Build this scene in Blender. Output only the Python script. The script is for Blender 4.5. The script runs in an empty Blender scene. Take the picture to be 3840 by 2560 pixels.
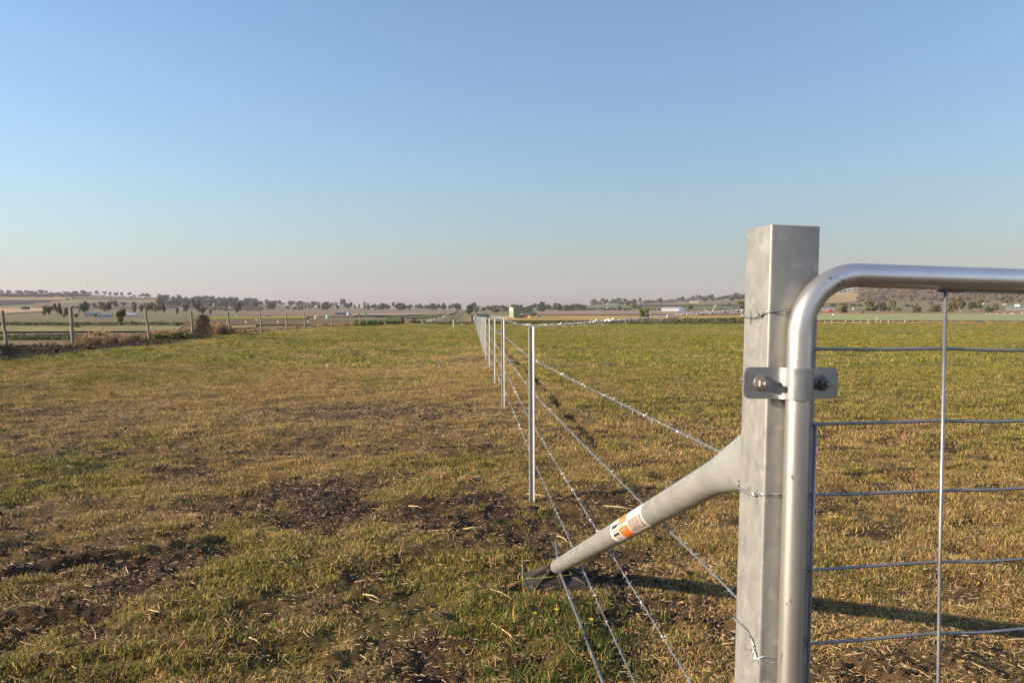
import bpy, bmesh, math, random
import numpy as np
from mathutils import Vector, Matrix

random.seed(7)
rng = np.random.default_rng(11)
S = bpy.context.scene
COL = S.collection
R = math.radians

# ------------------------------------------------------------------ camera, sky, sun, exposure
F = 3100.0                       # focal length in photograph pixels (3840 wide)
H = 1.45                         # eye height
PSI = R(2.75)                    # yaw to the right of the fence line (+Y)
YH = 1166.0
PITCH = math.atan((1280 - YH) / F)
cam_d = bpy.data.cameras.new('camera')
cam_d.sensor_width = 36
cam_d.lens = F / 3840 * 36
cam_d.clip_start = 0.05
cam_d.clip_end = 20000
cam = bpy.data.objects.new('camera', cam_d)
COL.objects.link(cam)
cam.location = (0, 0, H)
cam.rotation_euler = (math.pi / 2 - PITCH, 0, -PSI)
S.camera = cam

SUN_EL = R(16.5)
SUN_H = Vector((0.960, 0.280, 0)).normalized()      # horizontal travel of the light
w = bpy.data.worlds.new('World')
S.world = w
w.use_nodes = True
wn = w.node_tree.nodes
bg = wn['Background']
sky = wn.new('ShaderNodeTexSky')
sky.sky_type = 'NISHITA'
sky.sun_disc = False
sky.sun_elevation = SUN_EL
sky.sun_rotation = math.atan2(SUN_H.x, -SUN_H.y)
sky.altitude = 400
sky.air_density = 2.0
sky.dust_density = 0.7
sky.ozone_density = 10.0
bw = wn.new('ShaderNodeRGBToBW')
mxs = wn.new('ShaderNodeMix')
mxs.data_type = 'RGBA'
mxs.inputs[0].default_value = 0.38          # the smoky, slightly grey air of the day
w.node_tree.links.new(sky.outputs[0], bw.inputs[0])
w.node_tree.links.new(sky.outputs[0], mxs.inputs[6])
w.node_tree.links.new(bw.outputs[0], mxs.inputs[7])
tnt = wn.new('ShaderNodeMix')
tnt.data_type = 'RGBA'
tnt.blend_type = 'MULTIPLY'
tnt.inputs[0].default_value = 1.0
tnt.inputs[7].default_value = (1.0, .99, 1.045, 1)
w.node_tree.links.new(mxs.outputs[2], tnt.inputs[6])
w.node_tree.links.new(tnt.outputs[2], bg.inputs[0])
bg.inputs[1].default_value = 0.121
sd = bpy.data.lights.new('sun', 'SUN')
sd.energy = 5.0
sd.angle = R(0.6)
sd.color = (1.0, 0.84, 0.64)
sun = bpy.data.objects.new('sun', sd)
COL.objects.link(sun)
sun.rotation_euler = Vector((SUN_H.x * math.cos(SUN_EL), SUN_H.y * math.cos(SUN_EL), -math.sin(SUN_EL))).to_track_quat('-Z', 'Y').to_euler()
S.view_settings.view_transform = 'Standard'
S.view_settings.look = 'None'
S.view_settings.exposure = 1.16
S.view_settings.gamma = 1.0
S.view_settings.use_curve_mapping = False
try:
    S.cycles.max_bounces = 6
    S.cycles.transparent_max_bounces = 4
    S.cycles.volume_bounces = 1
    S.cycles.sample_clamp_indirect = 4.0
except Exception:
    pass

# ------------------------------------------------------------------ helpers: photograph rays and terrain
RX, RY = math.cos(PSI), -math.sin(PSI)       # camera right
FX, FY = math.sin(PSI), math.cos(PSI)        # camera forward on the ground


def _h(ix, iy, s):
    h = (ix * 374761393 + iy * 668265263 + s * 974634777) & 0xffffffff
    h = ((h ^ (h >> 13)) * 1274126177) & 0xffffffff
    return ((h ^ (h >> 16)) & 0xffff) / 65535.0


def vnoise(x, y, s=0):
    x = np.asarray(x, float); y = np.asarray(y, float)
    ix = np.floor(x).astype(np.int64); iy = np.floor(y).astype(np.int64)
    fx = x - ix; fy = y - iy
    fx = fx * fx * (3 - 2 * fx); fy = fy * fy * (3 - 2 * fy)
    a = _h(ix, iy, s); b = _h(ix + 1, iy, s); c = _h(ix, iy + 1, s); d = _h(ix + 1, iy + 1, s)
    return (a * (1 - fx) + b * fx) * (1 - fy) + (c * (1 - fx) + d * fx) * fy


def fbm(x, y, s=0, o=4):
    t = 0; a = 0.5; n = 0
    for i in range(o):
        t = t + a * vnoise(x, y, s + i * 17); n += a
        x = np.asarray(x) * 2.03 + 3.1; y = np.asarray(y) * 2.03 + 1.7; a *= 0.5
    return t / n


def sstep(a, b, x):
    t = np.clip((np.asarray(x, float) - a) / (b - a), 0, 1)
    return t * t * (3 - 2 * t)


KD = np.array([150, 230, 350, 500, 800, 1200, 1800, 2600, 4600.])
KT = {-900: [1223, 1206, 1190, 1182, 1165, 1138, 1104, 1112, 1125],
      0: [1223, 1206, 1191, 1183, 1167, 1140, 1106, 1112, 1125],
      300: [1223, 1206, 1191, 1184, 1169, 1142, 1106, 1112, 1125],
      600: [1222, 1207, 1192, 1185, 1171, 1152, 1117, 1122, 1130],
      900: [1221, 1208, 1194, 1187, 1173, 1160, 1138, 1142, 1145],
      1200: [1216, 1210, 1198, 1190, 1176, 1163, 1150, 1152, 1153],
      1500: [1212, 1213, 1204, 1193, 1179, 1165, 1158, 1159, 1159],
      1740: [1211.5, 1216, 1209, 1197, 1180, 1167, 1160, 1159.5, 1160],
      2000: [1211.5, 1214, 1203, 1188, 1175, 1163, 1156, 1157, 1158],
      2400: [1211.5, 1211, 1203, 1188, 1172, 1155, 1138, 1142, 1148],
      2800: [1211.5, 1209, 1200, 1184, 1167, 1143, 1120, 1126, 1135],
      3100: [1211.5, 1207, 1190, 1178, 1160, 1133, 1102, 1108, 1120],
      3300: [1211, 1206, 1186, 1177, 1158, 1122, 1080, 1088, 1110],
      3840: [1211, 1205, 1185, 1176, 1157, 1118, 1073, 1082, 1110],
      4700: [1211, 1205, 1185, 1176, 1157, 1118, 1073, 1082, 1110]}
KX = np.array(sorted(KT), float)
KZ = np.array([H - (np.array(KT[int(k)]) - YH) / F * KD for k in KX])


def terrain(X, Y):
    """Broad height of the land: a nearly flat paddock on a low rise, a shallow valley behind it, hills beyond."""
    X = np.asarray(X, float); Y = np.asarray(Y, float)
    D = X * FX + Y * FY; U = X * RX + Y * RY
    px = np.clip(1920 + F * U / np.maximum(D, 1.0), KX[0], KX[-1])
    px = np.where(D < 1.0, 1920, px)
    Dc = np.maximum(D, 0)
    plat = -0.0052 * np.maximum(0, Dc - 6)
    plat = plat + 0.30 * np.exp(-((X + 13) / 7.0) ** 2) * sstep(8, 24, Dc) * (1 - sstep(60, 145, Dc))
    left = np.interp(Dc, [0, 30, 60, 100, 150], [-0.3, -0.4, -0.5, -1.0, -1.30])
    near = plat + (left - plat) * sstep(-14.5, -18.5, X)
    i = np.clip(np.searchsorted(KX, px, side='right') - 1, 0, len(KX) - 2)
    j = np.clip(np.searchsorted(KD, Dc, side='right') - 1, 0, len(KD) - 2)
    t = np.clip((px - KX[i]) / (KX[i + 1] - KX[i]), 0, 1); t = t * t * (3 - 2 * t)
    q = np.clip((Dc - KD[j]) / (KD[j + 1] - KD[j]), 0, 1)
    far = (KZ[i, j] * (1 - q) + KZ[i, j + 1] * q) * (1 - t) + (KZ[i + 1, j] * (1 - q) + KZ[i + 1, j + 1] * q) * t
    s = sstep(120, 150, Dc)
    z = near * (1 - s) + far * s
    z = z + 0.5 * (fbm(X / 14, Y / 14, 91, 2) - 0.5) * 0.12 * sstep(6, 20, Dc)
    # bank of turned earth along the old timber fence
    z = z + 0.36 * np.exp(-((X + 13.6) / 1.3) ** 2) * np.exp(-((D - 21) / 5.0) ** 2)
    return z


MARCH = np.exp(np.linspace(math.log(14), math.log(4500), 5000))


def at(px, row, D=None):
    """World point of the land seen at a pixel of the photograph (or at a given distance along that bearing)."""
    tx = (px - 1920) / F
    if D is None:
        X = RX * tx * MARCH + FX * MARCH; Y = RY * tx * MARCH + FY * MARCH
        z = terrain(X, Y)
        rz = H - (row - YH) / F * MARCH
        k = np.nonzero(rz <= z)[0]
        D = MARCH[k[0]] if len(k) else 3000.0
    X = RX * tx * D + FX * D; Y = RY * tx * D + FY * D
    return Vector((X, Y, float(terrain(X, Y)))), D


# soil / dryness maps of the paddock
SOIL = [(0.05, 5.9, 0.66, 0.80, 1.15), (-1.25, 6.3, 0.80, 0.78, 1.15), (-1.4, 12.2, 2.6, 1.3, 0.85), (0.2, 11.4, 0.9, 0.9, .6),
        (-0.55, 4.15, 0.62, 0.62, 0.75), (-3.0, 5.4, 1.3, 1.2, 0.6), (-2.2, 4.9, .9, .35, .9), (1.0, 5.6, 0.7, 0.9, 0.8),
        (0.75, 4.55, .55, .5, .9), (-6.5, 12.2, 1.6, 1.0, .75), (-4.2, 8.1, 1.3, .6, .6), (-0.35, 3.45, .35, .3, .75),
        (1.9, 3.6, .8, .5, .35), (-1.9, 3.5, .8, .25, .45), (2.4, 5.9, .8, .6, .45),
        (-.1, 2.95, .6, .3, .35)]


def soil_mask(X, Y):
    wx = X + 0.9 * (fbm(X * 2.1, Y * 2.1, 5, 4) - .5); wy = Y + 1.6 * (fbm(X * 2.1, Y * 1.6, 8, 4) - .5)
    m = np.zeros_like(X)
    for cx, cy, rx, ry, a in SOIL:
        d = np.sqrt(((wx - cx) / rx) ** 2 + ((wy - cy) / ry) ** 2)
        m = np.maximum(m, a * (1 - sstep(0.45, 1.25, d)))
    D = X * FX + Y * FY
    n = fbm(X * 1.1, Y * 0.9, 31, 4)
    m = np.maximum(m, 0.9 * sstep(0.54, 0.68, n + .05 * sstep(-1.2, -2.6, X)) * (1 - sstep(6.5, 14, D)) * (1 - 0.4 * sstep(0, 1.5, X)))
    n2 = fbm(X * .5, Y * .35, 37, 4)
    m = np.maximum(m, 0.55 * sstep(0.62, 0.74, n2) * (1 - sstep(20, 60, D)))
    gx = X - GROOVE_X - 0.05 * (vnoise(Y * .8, 0 * Y, 3) - .5)
    m = np.maximum(m, .6 * np.exp(-(gx / 0.08) ** 2) * sstep(8.6, 9.4, Y) * (1 - sstep(22, 45, Y)))
    m = np.maximum(m, 1.0 * sstep(-11.4, -12.3, X) * (1 - sstep(32, 40, Y)) * sstep(8, 14, Y))
    return np.clip(m * (0.35 + 1.25 * fbm(X * 5, Y * 5, 44, 4)), 0, 1)


GROOVE_X = 1.37


def dry_mask(X, Y):
    D = X * FX + Y * FY
    a = -.055 + fbm(X * .55, Y * .4, 61, 4); b = fbm(X * 2.6, Y * 2.2, 67, 3); c = fbm(X * .09, Y * .06, 71, 3)
    v = 0.55 * a + 0.35 * b + 0.35 * c - 0.12
    v = v - 0.07 * sstep(13, 24, D) - 0.09 * sstep(0.8, 3, X) * sstep(7, 12, D)            # the paddock right of the fence is greener
    v = v + 0.10 * (1 - sstep(-1, 1, X)) * sstep(6, 12, D) * (1 - sstep(14, 26, D))
    v = v + .12 * np.exp(-((X + 1.6) / 3.2) ** 2 - ((Y - 12.0) / 1.7) ** 2) + .1 * np.exp(-((X + 3.6) / 1.6) ** 2 - ((Y - 5.6) / 1.4) ** 2)
    return np.clip(sstep(0.34, 0.66, v), 0, 1)


RUTS = [((-2.9, 4.30), (-2.1, 4.85), (-1.55, 5.25)), ((-3.2, 4.95), (-2.4, 5.3), (-1.9, 5.5)), ((-2.0, 3.3), (-1.2, 3.5), (-.6, 3.55)),
        ((-2.9, 3.65), (-2.1, 3.9), (-1.3, 4.0))]


def seg_d(X, Y, a, b):
    ax, ay = a; bx, by = b; dx, dy = bx - ax, by - ay
    t = np.clip(((X - ax) * dx + (Y - ay) * dy) / (dx * dx + dy * dy), 0, 1)
    return np.hypot(X - ax - t * dx, Y - ay - t * dy)


def micro(X, Y, soil):
    D = X * FX + Y * FY
    fade = 1 - sstep(25, 110, D)
    z = (fbm(X * 2.6, Y * 2.6, 101, 4) - .5) * 0.075 * fade + (fbm(X * 7.5, Y * 7.5, 109, 2) - .5) * .032 * (1 - sstep(14, 40, D))
    z = z + (fbm(X * 14, Y * 14, 103, 3) - .5) * (0.012 + 0.035 * soil) * (1 - sstep(9, 22, D))
    z = z + (fbm(X * .45, Y * .25, 107, 2) - .5) * 0.10 * sstep(6, 18, D)
    for ps in RUTS:
        d = np.minimum(seg_d(X, Y, ps[0], ps[1]), seg_d(X, Y, ps[1], ps[2]))
        d = d + 0.03 * (fbm(X * 8, Y * 8, 5, 2) - .5)
        z = z - 0.05 * np.exp(-(d / 0.045) ** 2) + 0.022 * np.exp(-((d - .10) / 0.05) ** 2)
    gx = X - GROOVE_X - 0.05 * (vnoise(Y * .8, 0 * Y, 3) - .5)
    g = sstep(8.6, 9.4, Y) * (1 - sstep(30, 70, Y))
    z = z + g * (-0.085 * np.exp(-(gx / 0.075) ** 2) + 0.03 * np.exp(-((gx + .17) / 0.09) ** 2))
    z = z - 0.02 * np.exp(-((X - .46) ** 2 + (Y - 4.42) ** 2) / .2)
    return z


def hgt(X, Y):
    X = np.atleast_1d(np.asarray(X, float)); Y = np.atleast_1d(np.asarray(Y, float))
    return terrain(X, Y) + micro(X, Y, soil_mask(X, Y))


# ------------------------------------------------------------------ helpers: objects
def tag(o, label=None, cat=None, group=None, kind=None):
    if label: o['label'] = label
    if cat: o['category'] = cat
    if group: o['group'] = group
    if kind: o['kind'] = kind
    return o


def empty(name, loc, rz=0.0, **k):
    o = bpy.data.objects.new(name, None)
    o.empty_display_size = 0.2
    COL.objects.link(o)
    o.location = loc
    o.rotation_euler = (0, 0, rz)
    return tag(o, **k)


def link(name, me, parent=None, **k):
    o = bpy.data.objects.new(name, me)
    COL.objects.link(o)
    if parent is not None: o.parent = parent
    return tag(o, **k)


class MB:
    """Collects boxes, tubes and lathes into one mesh."""
    def __init__(self): self.v = []; self.f = []; self.m = []

    def add(self, vs, fs, mi=0):
        o = len(self.v); self.v += [tuple(p) for p in vs]
        self.f += [tuple(i + o for i in f) for f in fs]; self.m += [mi] * len(fs)

    def box(self, x0, x1, y0, y1, z0, z1, mi=0):
        vs = [(x0, y0, z0), (x1, y0, z0), (x1, y1, z0), (x0, y1, z0), (x0, y0, z1), (x1, y0, z1), (x1, y1, z1), (x0, y1, z1)]
        self.add(vs, [(0, 3, 2, 1), (4, 5, 6, 7), (0, 1, 5, 4), (1, 2, 6, 5), (2, 3, 7, 6), (3, 0, 4, 7)], mi); return self

    def tube(self, pts, r, n=8, cap=True, mi=0, up=None):
        pts = [Vector(p) for p in pts]
        if not hasattr(r, '__len__'): r = [r] * len(pts)
        vs = []; prev = None
        for i, p in enumerate(pts):
            a = pts[max(0, i - 1)]; b = pts[min(len(pts) - 1, i + 1)]
            t = (b - a).normalized()
            if prev is None:
                x = Vector(up) if up else (Vector((0, 0, 1)) if abs(t.z) < .9 else Vector((1, 0, 0)))
            else: x = prev
            x = (x - t * x.dot(t)).normalized(); prev = x; y = t.cross(x)
            for k in range(n):
                an = 2 * math.pi * k / n
                vs.append(p + (x * math.cos(an) + y * math.sin(an)) * r[i])
        fs = []
        for i in range(len(pts) - 1):
            for k in range(n):
                k2 = (k + 1) % n
                fs.append((i * n + k, i * n + k2, (i + 1) * n + k2, (i + 1) * n + k))
        if cap:
            fs.append(tuple(range(n))[::-1]); fs.append(tuple((len(pts) - 1) * n + k for k in range(n)))
        self.add(vs, fs, mi); return self

    def lathe(self, prof, n=12, c=(0, 0, 0), mi=0):
        vs = []
        for r, z in prof:
            for k in range(n):
                a = 2 * math.pi * k / n
                vs.append((c[0] + r * math.cos(a), c[1] + r * math.sin(a), c[2] + z))
        fs = []
        for i in range(len(prof) - 1):
            for k in range(n):
                k2 = (k + 1) % n
                fs.append((i * n + k, i * n + k2, (i + 1) * n + k2, (i + 1) * n + k))
        fs.append(tuple(range(n))[::-1]); fs.append(tuple((len(prof) - 1) * n + k for k in range(n)))
        self.add(vs, fs, mi); return self

    def mesh(self, name, mats, smooth=False):
        me = bpy.data.meshes.new(name)
        me.from_pydata(self.v, [], self.f)
        for m in (mats if isinstance(mats, (list, tuple)) else [mats]): me.materials.append(m)
        if any(self.m): me.polygons.foreach_set('material_index', self.m)
        if smooth: me.polygons.foreach_set('use_smooth', [True] * len(self.f))
        me.update()
        return me

    def obj(self, name, mats, parent=None, smooth=False, **k):
        return link(name, self.mesh(name, mats, smooth), parent, **k)


def auto_smooth(o, ang=35):
    bm = bmesh.new(); bm.from_mesh(o.data)
    for f in bm.faces: f.smooth = True
    for e in bm.edges:
        if len(e.link_faces) == 2 and e.calc_face_angle(0) > R(ang): e.smooth = False
    bm.to_mesh(o.data); bm.free()
    return o


def copy_tree(o, parent=None):
    c = o.copy(); COL.objects.link(c); c.parent = parent
    if parent is not None: c.matrix_parent_inverse = o.matrix_parent_inverse
    for ch in o.children: copy_tree(ch, c)
    return c


# ------------------------------------------------------------------ materials
def newmat(name):
    m = bpy.data.materials.new(name); m.use_nodes = True
    nt = m.node_tree; b = nt.nodes['Principled BSDF']
    return m, nt, b


def N(nt, t, **k):
    n = nt.nodes.new(t)
    for a, v in k.items():
        if a in ('inp',):
            for q, vv in v.items(): n.inputs[q].default_value = vv
        else: setattr(n, a, v)
    return n


def plain(name, col, rough=0.8, metal=0.0, var=0.18, scale=6.0, spec=0.3, bump=0.0):
    m, nt, b = newmat(name)
    b.inputs['Roughness'].default_value = rough; b.inputs['Metallic'].default_value = metal
    b.inputs['Specular IOR Level'].default_value = spec
    tc = N(nt, 'ShaderNodeTexCoord')
    no = N(nt, 'ShaderNodeTexNoise', inp={'Scale': scale, 'Detail': 5.0, 'Roughness': .6})
    nt.links.new(tc.outputs['Object'], no.inputs['Vector'])
    rp = N(nt, 'ShaderNodeValToRGB')
    rp.color_ramp.elements[0].position = .3; rp.color_ramp.elements[1].position = .72
    rp.color_ramp.elements[0].color = (*[c * (1 - var) for c in col], 1)
    rp.color_ramp.elements[1].color = (*[min(1, c * (1 + var)) for c in col], 1)
    nt.links.new(no.outputs['Fac'], rp.inputs[0]); nt.links.new(rp.outputs[0], b.inputs['Base Color'])
    if bump:
        bp = N(nt, 'ShaderNodeBump', inp={'Strength': bump, 'Distance': .01})
        nt.links.new(no.outputs['Fac'], bp.inputs['Height']); nt.links.new(bp.outputs[0], b.inputs['Normal'])
    return m


def galvanised(name, lo, hi, rough=(.38, .55), metal=.75, scale=26, streak=(1, 1, .35), flake=0.3, bump=.06, span=None, spots=0.0, marks=0.0):
    m, nt, b = newmat(name)
    tc = N(nt, 'ShaderNodeTexCoord')
    mp = N(nt, 'ShaderNodeMapping'); mp.inputs['Scale'].default_value = streak
    nt.links.new(tc.outputs['Object'], mp.inputs['Vector'])
    n1 = N(nt, 'ShaderNodeTexNoise', inp={'Scale': scale, 'Detail': 6.0, 'Roughness': .65, 'Distortion': .6})
    vo = N(nt, 'ShaderNodeTexVoronoi', inp={'Scale': scale * 1.3, 'Randomness': 1.0})
    n2 = N(nt, 'ShaderNodeTexNoise', inp={'Scale': scale * 9, 'Detail': 3.0})
    for q in (n1, vo, n2): nt.links.new(mp.outputs[0], q.inputs['Vector'])
    add = N(nt, 'ShaderNodeMath', operation='MULTIPLY_ADD'); add.inputs[1].default_value = flake
    sep = N(nt, 'ShaderNodeSeparateColor'); nt.links.new(vo.outputs['Color'], sep.inputs[0])
    nt.links.new(sep.outputs[0], add.inputs[0]); nt.links.new(n1.outputs['Fac'], add.inputs[2])
    rp = N(nt, 'ShaderNodeValToRGB'); e = rp.color_ramp.elements
    e[0].position = .35; e[1].position = .85 + flake * .3
    if span: e[0].position, e[1].position = span
    e[0].color = (*lo, 1); e[1].color = (*hi, 1)
    nt.links.new(add.outputs[0], rp.inputs[0]); colr = rp.outputs[0]

    def over(src, lo_, hi_, col, amt):
        mr_ = N(nt, 'ShaderNodeMapRange', inp={'From Min': lo_, 'From Max': hi_, 'To Max': amt}); nt.links.new(src, mr_.inputs['Value'])
        x = N(nt, 'ShaderNodeMix', data_type='RGBA'); nt.links.new(mr_.outputs[0], x.inputs[0]); nt.links.new(colr, x.inputs[6]); x.inputs[7].default_value = (*col, 1)
        return x.outputs[2]
    if spots:        # white oxide blooms and brown grime
        n3 = N(nt, 'ShaderNodeTexNoise', inp={'Scale': scale * .9, 'Detail': 3.0, 'Distortion': .3}); nt.links.new(tc.outputs['Object'], n3.inputs['Vector'])
        colr = over(n3.outputs['Fac'], .60, .66, (.46, .45, .42), spots)
        n4 = N(nt, 'ShaderNodeTexNoise', inp={'Scale': scale * .9, 'Detail': 4.0}); nt.links.new(tc.outputs['Object'], n4.inputs['Vector'])
        colr = over(n4.outputs['Fac'], .64, .74, (.20, .14, .08), spots * .7)
    if marks:        # dark scuffs drawn out along the tube
        mp2 = N(nt, 'ShaderNodeMapping'); mp2.inputs['Scale'].default_value = (1.2, 6, 3); nt.links.new(tc.outputs['Object'], mp2.inputs['Vector'])
        n5 = N(nt, 'ShaderNodeTexNoise', inp={'Scale': 9.0, 'Detail': 5.0, 'Roughness': .7, 'Distortion': .8}); nt.links.new(mp2.outputs[0], n5.inputs['Vector'])
        colr = over(n5.outputs['Fac'], .62, .66, (.05, .045, .04), marks)
    nt.links.new(colr, b.inputs['Base Color'])
    mr = N(nt, 'ShaderNodeMapRange', inp={'To Min': rough[0], 'To Max': rough[1]})
    nt.links.new(n1.outputs['Fac'], mr.inputs['Value']); nt.links.new(mr.outputs[0], b.inputs['Roughness'])
    b.inputs['Metallic'].default_value = metal
    bp = N(nt, 'ShaderNodeBump', inp={'Strength': bump, 'Distance': .002})
    nt.links.new(n2.outputs['Fac'], bp.inputs['Height']); nt.links.new(bp.outputs[0], b.inputs['Normal'])
    return m


M_POST = galvanised('galvanised_post', (.19, .193, .188), (.295, .288, .27), rough=(.36, .6), metal=.3, scale=30, flake=.18, streak=(1, 1, .7), span=(.32, .80), spots=.28)
M_PIPE = galvanised('galvanised_pipe', (.50, .48, .455), (.62, .595, .565), rough=(.33, .42), metal=.85, scale=12, flake=.1, streak=(1, 1, .3), marks=.75)
M_ROD = galvanised('galvanised_rod', (.20, .20, .215), (.30, .30, .31), rough=(.35, .5), metal=.6, scale=40, flake=.1)
M_STAY = galvanised('galvanised_stay', (.31, .315, .305), (.44, .435, .415), rough=(.30, .44), metal=.42, scale=14, flake=.12, streak=(1, .5, 1), marks=.35, spots=.3)
M_PLATE = galvanised('zinc_plate', (.28, .29, .30), (.40, .40, .40), rough=(.25, .36), metal=.7, scale=60, streak=(.15, 1, 1), flake=.1)
M_BOLT = galvanised('bolt_steel', (.20, .18, .165), (.34, .31, .28), rough=(.35, .5), metal=.7, scale=120, flake=.2)
M_PICKET = galvanised('galvanised_picket', (.29, .295, .29), (.43, .425, .41), rough=(.35, .5), metal=.4, scale=30, flake=.2)
M_WIRE = galvanised('galvanised_wire', (.30, .30, .305), (.44, .44, .435), rough=(.28, .42), metal=.6, scale=60, flake=.1)
M_WOODPOST = plain('weathered_timber', (.18, .155, .125), .9, var=.45, scale=9, bump=.5)
M_PAD = plain('dusty_plastic', (.048, .036, .029), .65, var=.35, scale=14, bump=.2)
M_WHITE = plain('white_paint', (.62, .61, .58), .6, var=.08)
M_RUST = plain('rusty_steel', (.20, .09, .05), .85, var=.4, scale=30)


# ------------------------------------------------------------------ ground sheet
def ground_material():
    m, nt, b = newmat('paddock_ground')
    L = nt.links.new
    b.inputs['Roughness'].default_value = .95; b.inputs['Specular IOR Level'].default_value = .12
    tc = N(nt, 'ShaderNodeTexCoord')
    soil = N(nt, 'ShaderNodeAttribute', attribute_name='soil'); dry = N(nt, 'ShaderNodeAttribute', attribute_name='dry')
    far = N(nt, 'ShaderNodeAttribute', attribute_name='far')

    def noise(sc, det=5, ro=.6):
        n = N(nt, 'ShaderNodeTexNoise', inp={'Scale': sc, 'Detail': det, 'Roughness': ro}); L(tc.outputs['Object'], n.inputs['Vector']); return n

    def ramp(src, stops):
        r = N(nt, 'ShaderNodeValToRGB'); e = r.color_ramp.elements
        while len(e) < len(stops): e.new(.5)
        for q, (p, c) in zip(e, stops): q.position = p; q.color = (*c, 1)
        L(src, r.inputs[0]); return r

    def mix(f, a, c):
        x = N(nt, 'ShaderNodeMix', data_type='RGBA')
        if isinstance(f, float): x.inputs[0].default_value = f
        else: L(f, x.inputs[0])
        L(a, x.inputs[6]); L(c, x.inputs[7]); return x.outputs[2]

    n_f = noise(45); n_m = noise(9); n_l = noise(.9); n_x = noise(.05, 4)
    green = ramp(n_m.outputs['Fac'], [(.3, (.10, .115, .016)), (.7, (.225, .215, .036))])
    straw = ramp(n_f.outputs['Fac'], [(.3, (.20, .12, .04)), (.7, (.40, .26, .10))])
    earth = ramp(n_f.outputs['Fac'], [(.3, (.024, .013, .007)), (.75, (.070, .040, .023))])
    a = N(nt, 'ShaderNodeMath', operation='MULTIPLY_ADD'); L(n_m.outputs['Fac'], a.inputs[0]); a.inputs[1].default_value = .9
    a2 = N(nt, 'ShaderNodeMath', operation='ADD'); L(dry.outputs['Fac'], a.inputs[2]); L(a.outputs[0], a2.inputs[0]); a2.inputs[1].default_value = -.45
    a2.use_clamp = True
    c = mix(a2.outputs[0], green.outputs[0], straw.outputs[0])
    s1 = N(nt, 'ShaderNodeMath', operation='MULTIPLY_ADD'); L(n_f.outputs['Fac'], s1.inputs[0]); s1.inputs[1].default_value = .8
    s2 = N(nt, 'ShaderNodeMath', operation='ADD'); L(soil.outputs['Fac'], s1.inputs[2]); L(s1.outputs[0], s2.inputs[0]); s2.inputs[1].default_value = -.4
    s2.use_clamp = True
    c = mix(s2.outputs[0], c, earth.outputs[0])
    # near earth and leaf litter with painted shade between clumps; turf closes further off
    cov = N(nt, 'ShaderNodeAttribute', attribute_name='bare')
    shaded_litter = ramp(n_f.outputs['Fac'], [(.35, (.024, .014, .007)), (.6, (.065, .038, .017)), (.74, (.20, .12, .05))])
    c = mix(cov.outputs['Fac'], c, shaded_litter.outputs[0])
    farc = ramp(n_x.outputs['Fac'], [(.3, (.14, .13, .05)), (.55, (.20, .16, .075)), (.75, (.26, .18, .095))])
    c = mix(far.outputs['Fac'], c, farc.outputs[0])
    L(c, b.inputs['Base Color'])
    bp = N(nt, 'ShaderNodeBump', inp={'Strength': .5, 'Distance': .012}); L(n_f.outputs['Fac'], bp.inputs['Height']); L(bp.outputs[0], b.inputs['Normal'])
    return m


M_GROUND = ground_material()
EXT = 4500.0
inv = np.linspace(1 / 2.4, 1 / 140.0, 340)
Drow = np.concatenate([1 / inv, np.exp(np.linspace(math.log(140), math.log(4400), 95))[1:]])
Ucol = np.linspace(-1.0, 1.0, 667)
Dg, Ug = np.meshgrid(Drow, Ucol, indexing='ij')
Lat = Ug * Dg
# two outer columns and one row behind the camera close the sheet
Lat = np.concatenate([np.full((len(Drow), 1), -EXT), Lat, np.full((len(Drow), 1), EXT)], 1)
Dg = np.concatenate([Dg[:, :1], Dg, Dg[:, :1]], 1)
Lat = np.concatenate([Lat[:1], Lat], 0); Dg = np.concatenate([np.full((1, Dg.shape[1]), -EXT), Dg], 0)
GX = RX * Lat + FX * Dg; GY = RY * Lat + FY * Dg
gs = soil_mask(GX, GY); gd = dry_mask(GX, GY)
mm = micro(GX, GY, gs); mm[0] = 0; mm[:, 0] = 0; mm[:, -1] = 0
GZ = terrain(GX, GY) + mm
nr, nc = GX.shape
co = np.stack([GX, GY, GZ], -1).reshape(-1, 3)
ii = np.arange(nr * nc).reshape(nr, nc)
quads = np.stack([ii[:-1, :-1], ii[:-1, 1:], ii[1:, 1:], ii[1:, :-1]], -1).reshape(-1, 4)
me = bpy.data.meshes.new('ground')
me.vertices.add(len(co)); me.vertices.foreach_set('co', co.ravel())
me.loops.add(quads.size); me.loops.foreach_set('vertex_index', quads.ravel().astype(np.int32))
me.polygons.add(len(quads)); me.polygons.foreach_set('loop_start', np.arange(0, quads.size, 4, dtype=np.int32))
me.polygons.foreach_set('use_smooth', np.ones(len(quads), bool))
gfar = np.maximum(sstep(128, 150, Dg), sstep(-15.5, -18.5, GX) * sstep(5, 20, Dg)); gfar[0] = 0.5
gbare_shade = 0.95 * (1 - sstep(7, 28, Dg)) * (1 - gs)  # near bare ground mask, carries the shade painted between clumps too
for nm, arr in (('soil', gs), ('dry', gd), ('far', gfar), ('bare', gbare_shade)):
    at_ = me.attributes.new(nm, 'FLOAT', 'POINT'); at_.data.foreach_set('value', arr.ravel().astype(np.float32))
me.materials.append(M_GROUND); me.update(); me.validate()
link('ground', me, label='short grazed paddock with dry straw and patches of dark turned soil', kind='structure')


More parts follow.
